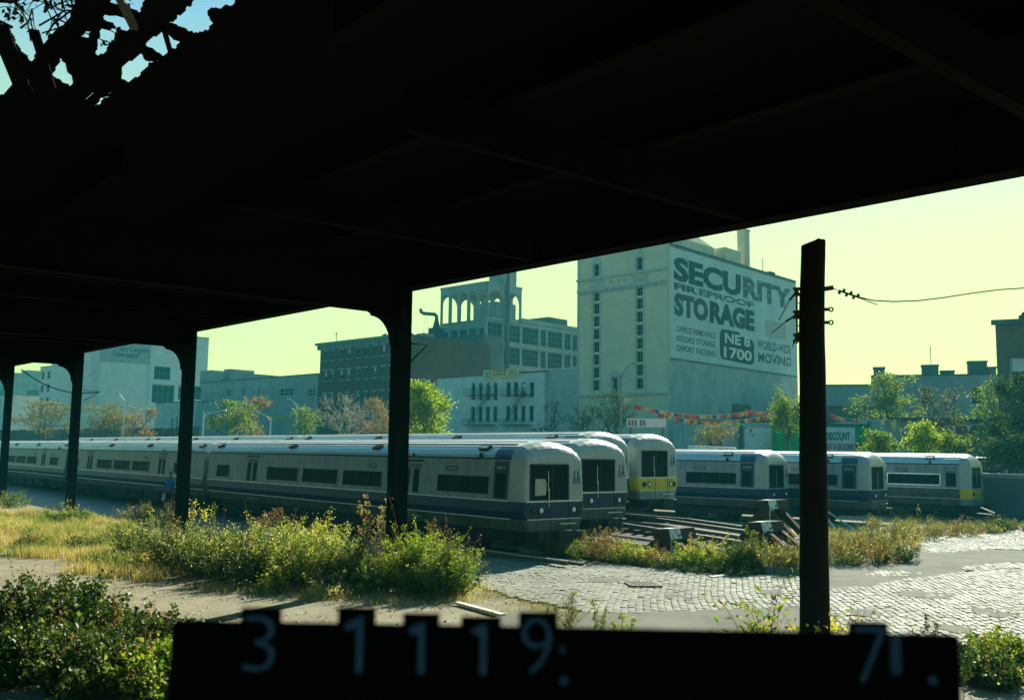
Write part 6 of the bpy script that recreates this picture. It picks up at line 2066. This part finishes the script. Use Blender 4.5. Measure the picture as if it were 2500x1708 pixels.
# weeds along the kerb and around the bumper blocks
W2 = [
    (1310, 1354, 70, 42, 'bright', 'yellow sprigs at the left end of the kerb'), (1365, 1362, 90, 60, 'rust', 'russet twiggy weed behind the kerb'), (1430, 1370, 110, 52, 'green', 'green mat at the kerb below the second train'),
    (1490, 1376, 90, 72, 'rust', 'tall russet weed left of the nearest bumper'), (1545, 1380, 90, 52, 'bright', 'yellow green clump left of the nearest bumper'), (1600, 1386, 90, 40, 'rust', 'low russet clump below the nearest bumper'),
    (1700, 1392, 110, 62, 'bright', 'yellow green clump right of the nearest bumper'), (1755, 1396, 90, 56, 'bright', 'yellowish clump in the middle of the kerb'), (1805, 1400, 70, 74, 'dark', 'dark green upright clump on the kerb'), (1830, 1402, 60, 70, 'dark', 'second dark green clump beside the upright one'),
    (1880, 1400, 100, 80, 'olive', 'olive weeds below the middle bumper block'), (1935, 1404, 80, 85, 'olive', 'olive weeds touching the wooden pole'), (1660, 1398, 130, 28, 'dark', 'low dark creeper along the kerb foot'), (1770, 1408, 140, 26, 'dark', 'low dark creeper in the kerb shadow'),
    (2050, 1385, 140, 90, 'olive', 'olive clump right of the wooden pole'), (2130, 1382, 140, 100, 'rust', 'russet clump before the right hand cars'), (2190, 1376, 110, 70, 'dark', 'dark green clump spreading over the asphalt'), (2100, 1350, 150, 85, 'olive', 'broad olive clump behind the russet one'),
    (2190, 1330, 160, 90, 'olive', 'tall tan clump below the silver car'), (2260, 1322, 160, 80, 'olive', 'rounded tan clump right of the tall one'), (2340, 1312, 150, 55, 'rust', 'low brown clump at the far cobbles'), (2440, 1300, 70, 58, 'dark', 'round dark bush at the far right'), (2395, 1304, 120, 40, 'olive', 'grey brown clump left of the round dark bush'), (2500, 1298, 90, 36, 'olive', 'low brown clump cut by the right edge'),
]
for px, py, w, h, lf, lb in W2:
    bush(lb, px, py, w * 1.1, h * (1.25 if px < 1960 else .85), lf, 55, 3000, .06 if px < 2000 else .07, spread=1.7, top='fluff', ntop=150 if lf in ('bright', 'olive') else 0, aspect=.3 if lf in ('olive', 'rust') else .45, stem=M_stem_r if lf == 'rust' else M_stem)
for lb, px, py, h, lf in (('russet feathery stalks left of the nearest bumper', 1470, 1372, 90, 'rust'), ('yellow feathery stalks right of the nearest bumper', 1735, 1390, 95, 'dry'), ('feathery green stalk below the middle bumper block', 1860, 1396, 110, 'green'), ('golden feathery stalks right of the wooden pole', 2060, 1372, 85, 'olive'), ('feathery russet stalks before the silver car', 2165, 1352, 75, 'olive'), ('leaning golden stalks at the asphalt edge', 2225, 1368, 80, 'dry')):
    spire(lb, px, py, h, lf, 7, wpx=110)
# near plants: ivy bank bottom left, knotweed round the pole, sprigs
W3 = [(60, 1560, 330, 190, 'dark', 'leafy bank of creeper in the bottom left corner', 10), (180, 1610, 300, 170, 'dark', 'middle of the creeper bank at bottom left', 11), (300, 1640, 260, 150, 'dark', 'creeper with pale leaves beside the number board', 11), (40, 1680, 330, 180, 'dark', 'lowest creeper in the bottom left corner', 11), (200, 1705, 320, 160, 'dark', 'shaded creeper along the bottom edge', 11), (340, 1715, 240, 150, 'green', 'sunlit tips of creeper left of the number board', 8),
      (2440, 1680, 160, 90, 'dark', 'creeper in the bottom right corner', 8), (2500, 1640, 120, 90, 'green', 'pale flowering creeper at the right edge', 6)]
for px, py, w, h, lf, lb, f in W3:
    bush(lb, px, py, w, h, lf, 90, f * 520, .085, spread=1.35, droop=.25, aspect=.75, lo=.05, depth=1.1, top='fluff', ntop=60 if px < 1000 else 300, group='creeper near the photographer')
bush('leafy knotweed with yellow leaves round the pole foot', 1990, 1705, 150, 270, 'yellow', 26, 420, .15, spread=1.5, lo=.35, aspect=.3, depth=.4, group='knotweed by the pole')
bush('dark hanging knotweed left of the pole', 1880, 1700, 170, 270, 'green', 24, 520, .15, spread=1.6, droop=.25, lo=.4, aspect=.3, depth=.5, group='knotweed by the pole')
bush('twiggy brown weed right of the pole', 2080, 1640, 180, 170, 'rust', 50, 1500, .045, spread=1.8, aspect=.3, lo=.4, stem=M_stem_r)
spire('thin dark sprig standing before the right hand cobbles', 2275, 1680, 190, 'dark', 3, wid=.25, wpx=40)
spire('thin dark sprig beyond the right end of the board', 2330, 1700, 150, 'dark', 3, wid=.25, wpx=60)
spire('green sprig before the asphalt apron', 1455, 1600, 140, 'green', 2, wid=.12, wpx=30)
spire('small green sprigs behind the number nine', 1355, 1600, 150, 'olive', 5, wid=.4, wpx=90)
spire('leaning green sprig on the asphalt apron', 1520, 1600, 110, 'bright', 3, wid=.3, wpx=60)
spire('dry brown stalk over the creeper bank', 300, 1600, 150, 'rust', 2, wid=.12, wpx=20)
# leaf litter and plumes
tag(leaves('fallen_leaves', np.array([(lambda q: (q.x, q.y, .012))(gp(random.uniform(0, 1250), random.uniform(1385, 1520))) for _ in range(900)]), RNG.normal(0, 1, (900, 3)) * np.array([1, 1, .15]), RNG.uniform(.03, .07, 900), LM['dry'], None, .6), 'fallen dry leaves scattered on the dirt path', 'leaves', kind='stuff')

# ------------------------------------------------------------------ sunlit city haze
hzm = bpy.data.materials.new('haze')
hzm.use_nodes = True
hn, hl_ = hzm.node_tree.nodes, hzm.node_tree.links
hn.clear()
ho = hn.new('ShaderNodeOutputMaterial')
hv = hn.new('ShaderNodeVolumePrincipled')
hv.inputs['Color'].default_value = (0.08, 0.80, 0.88, 1)
hv.inputs['Density'].default_value = 0.0006
hv.inputs['Anisotropy'].default_value = 0.0
hl_.new(hv.outputs[0], ho.inputs['Volume'])
m = MB(); m.box(-340, 260, -70, 340, -1.5, 47)
hb = m.build('haze', hzm)
tag(hb, 'thin teal haze filling the air over the yard', 'haze', kind='stuff')
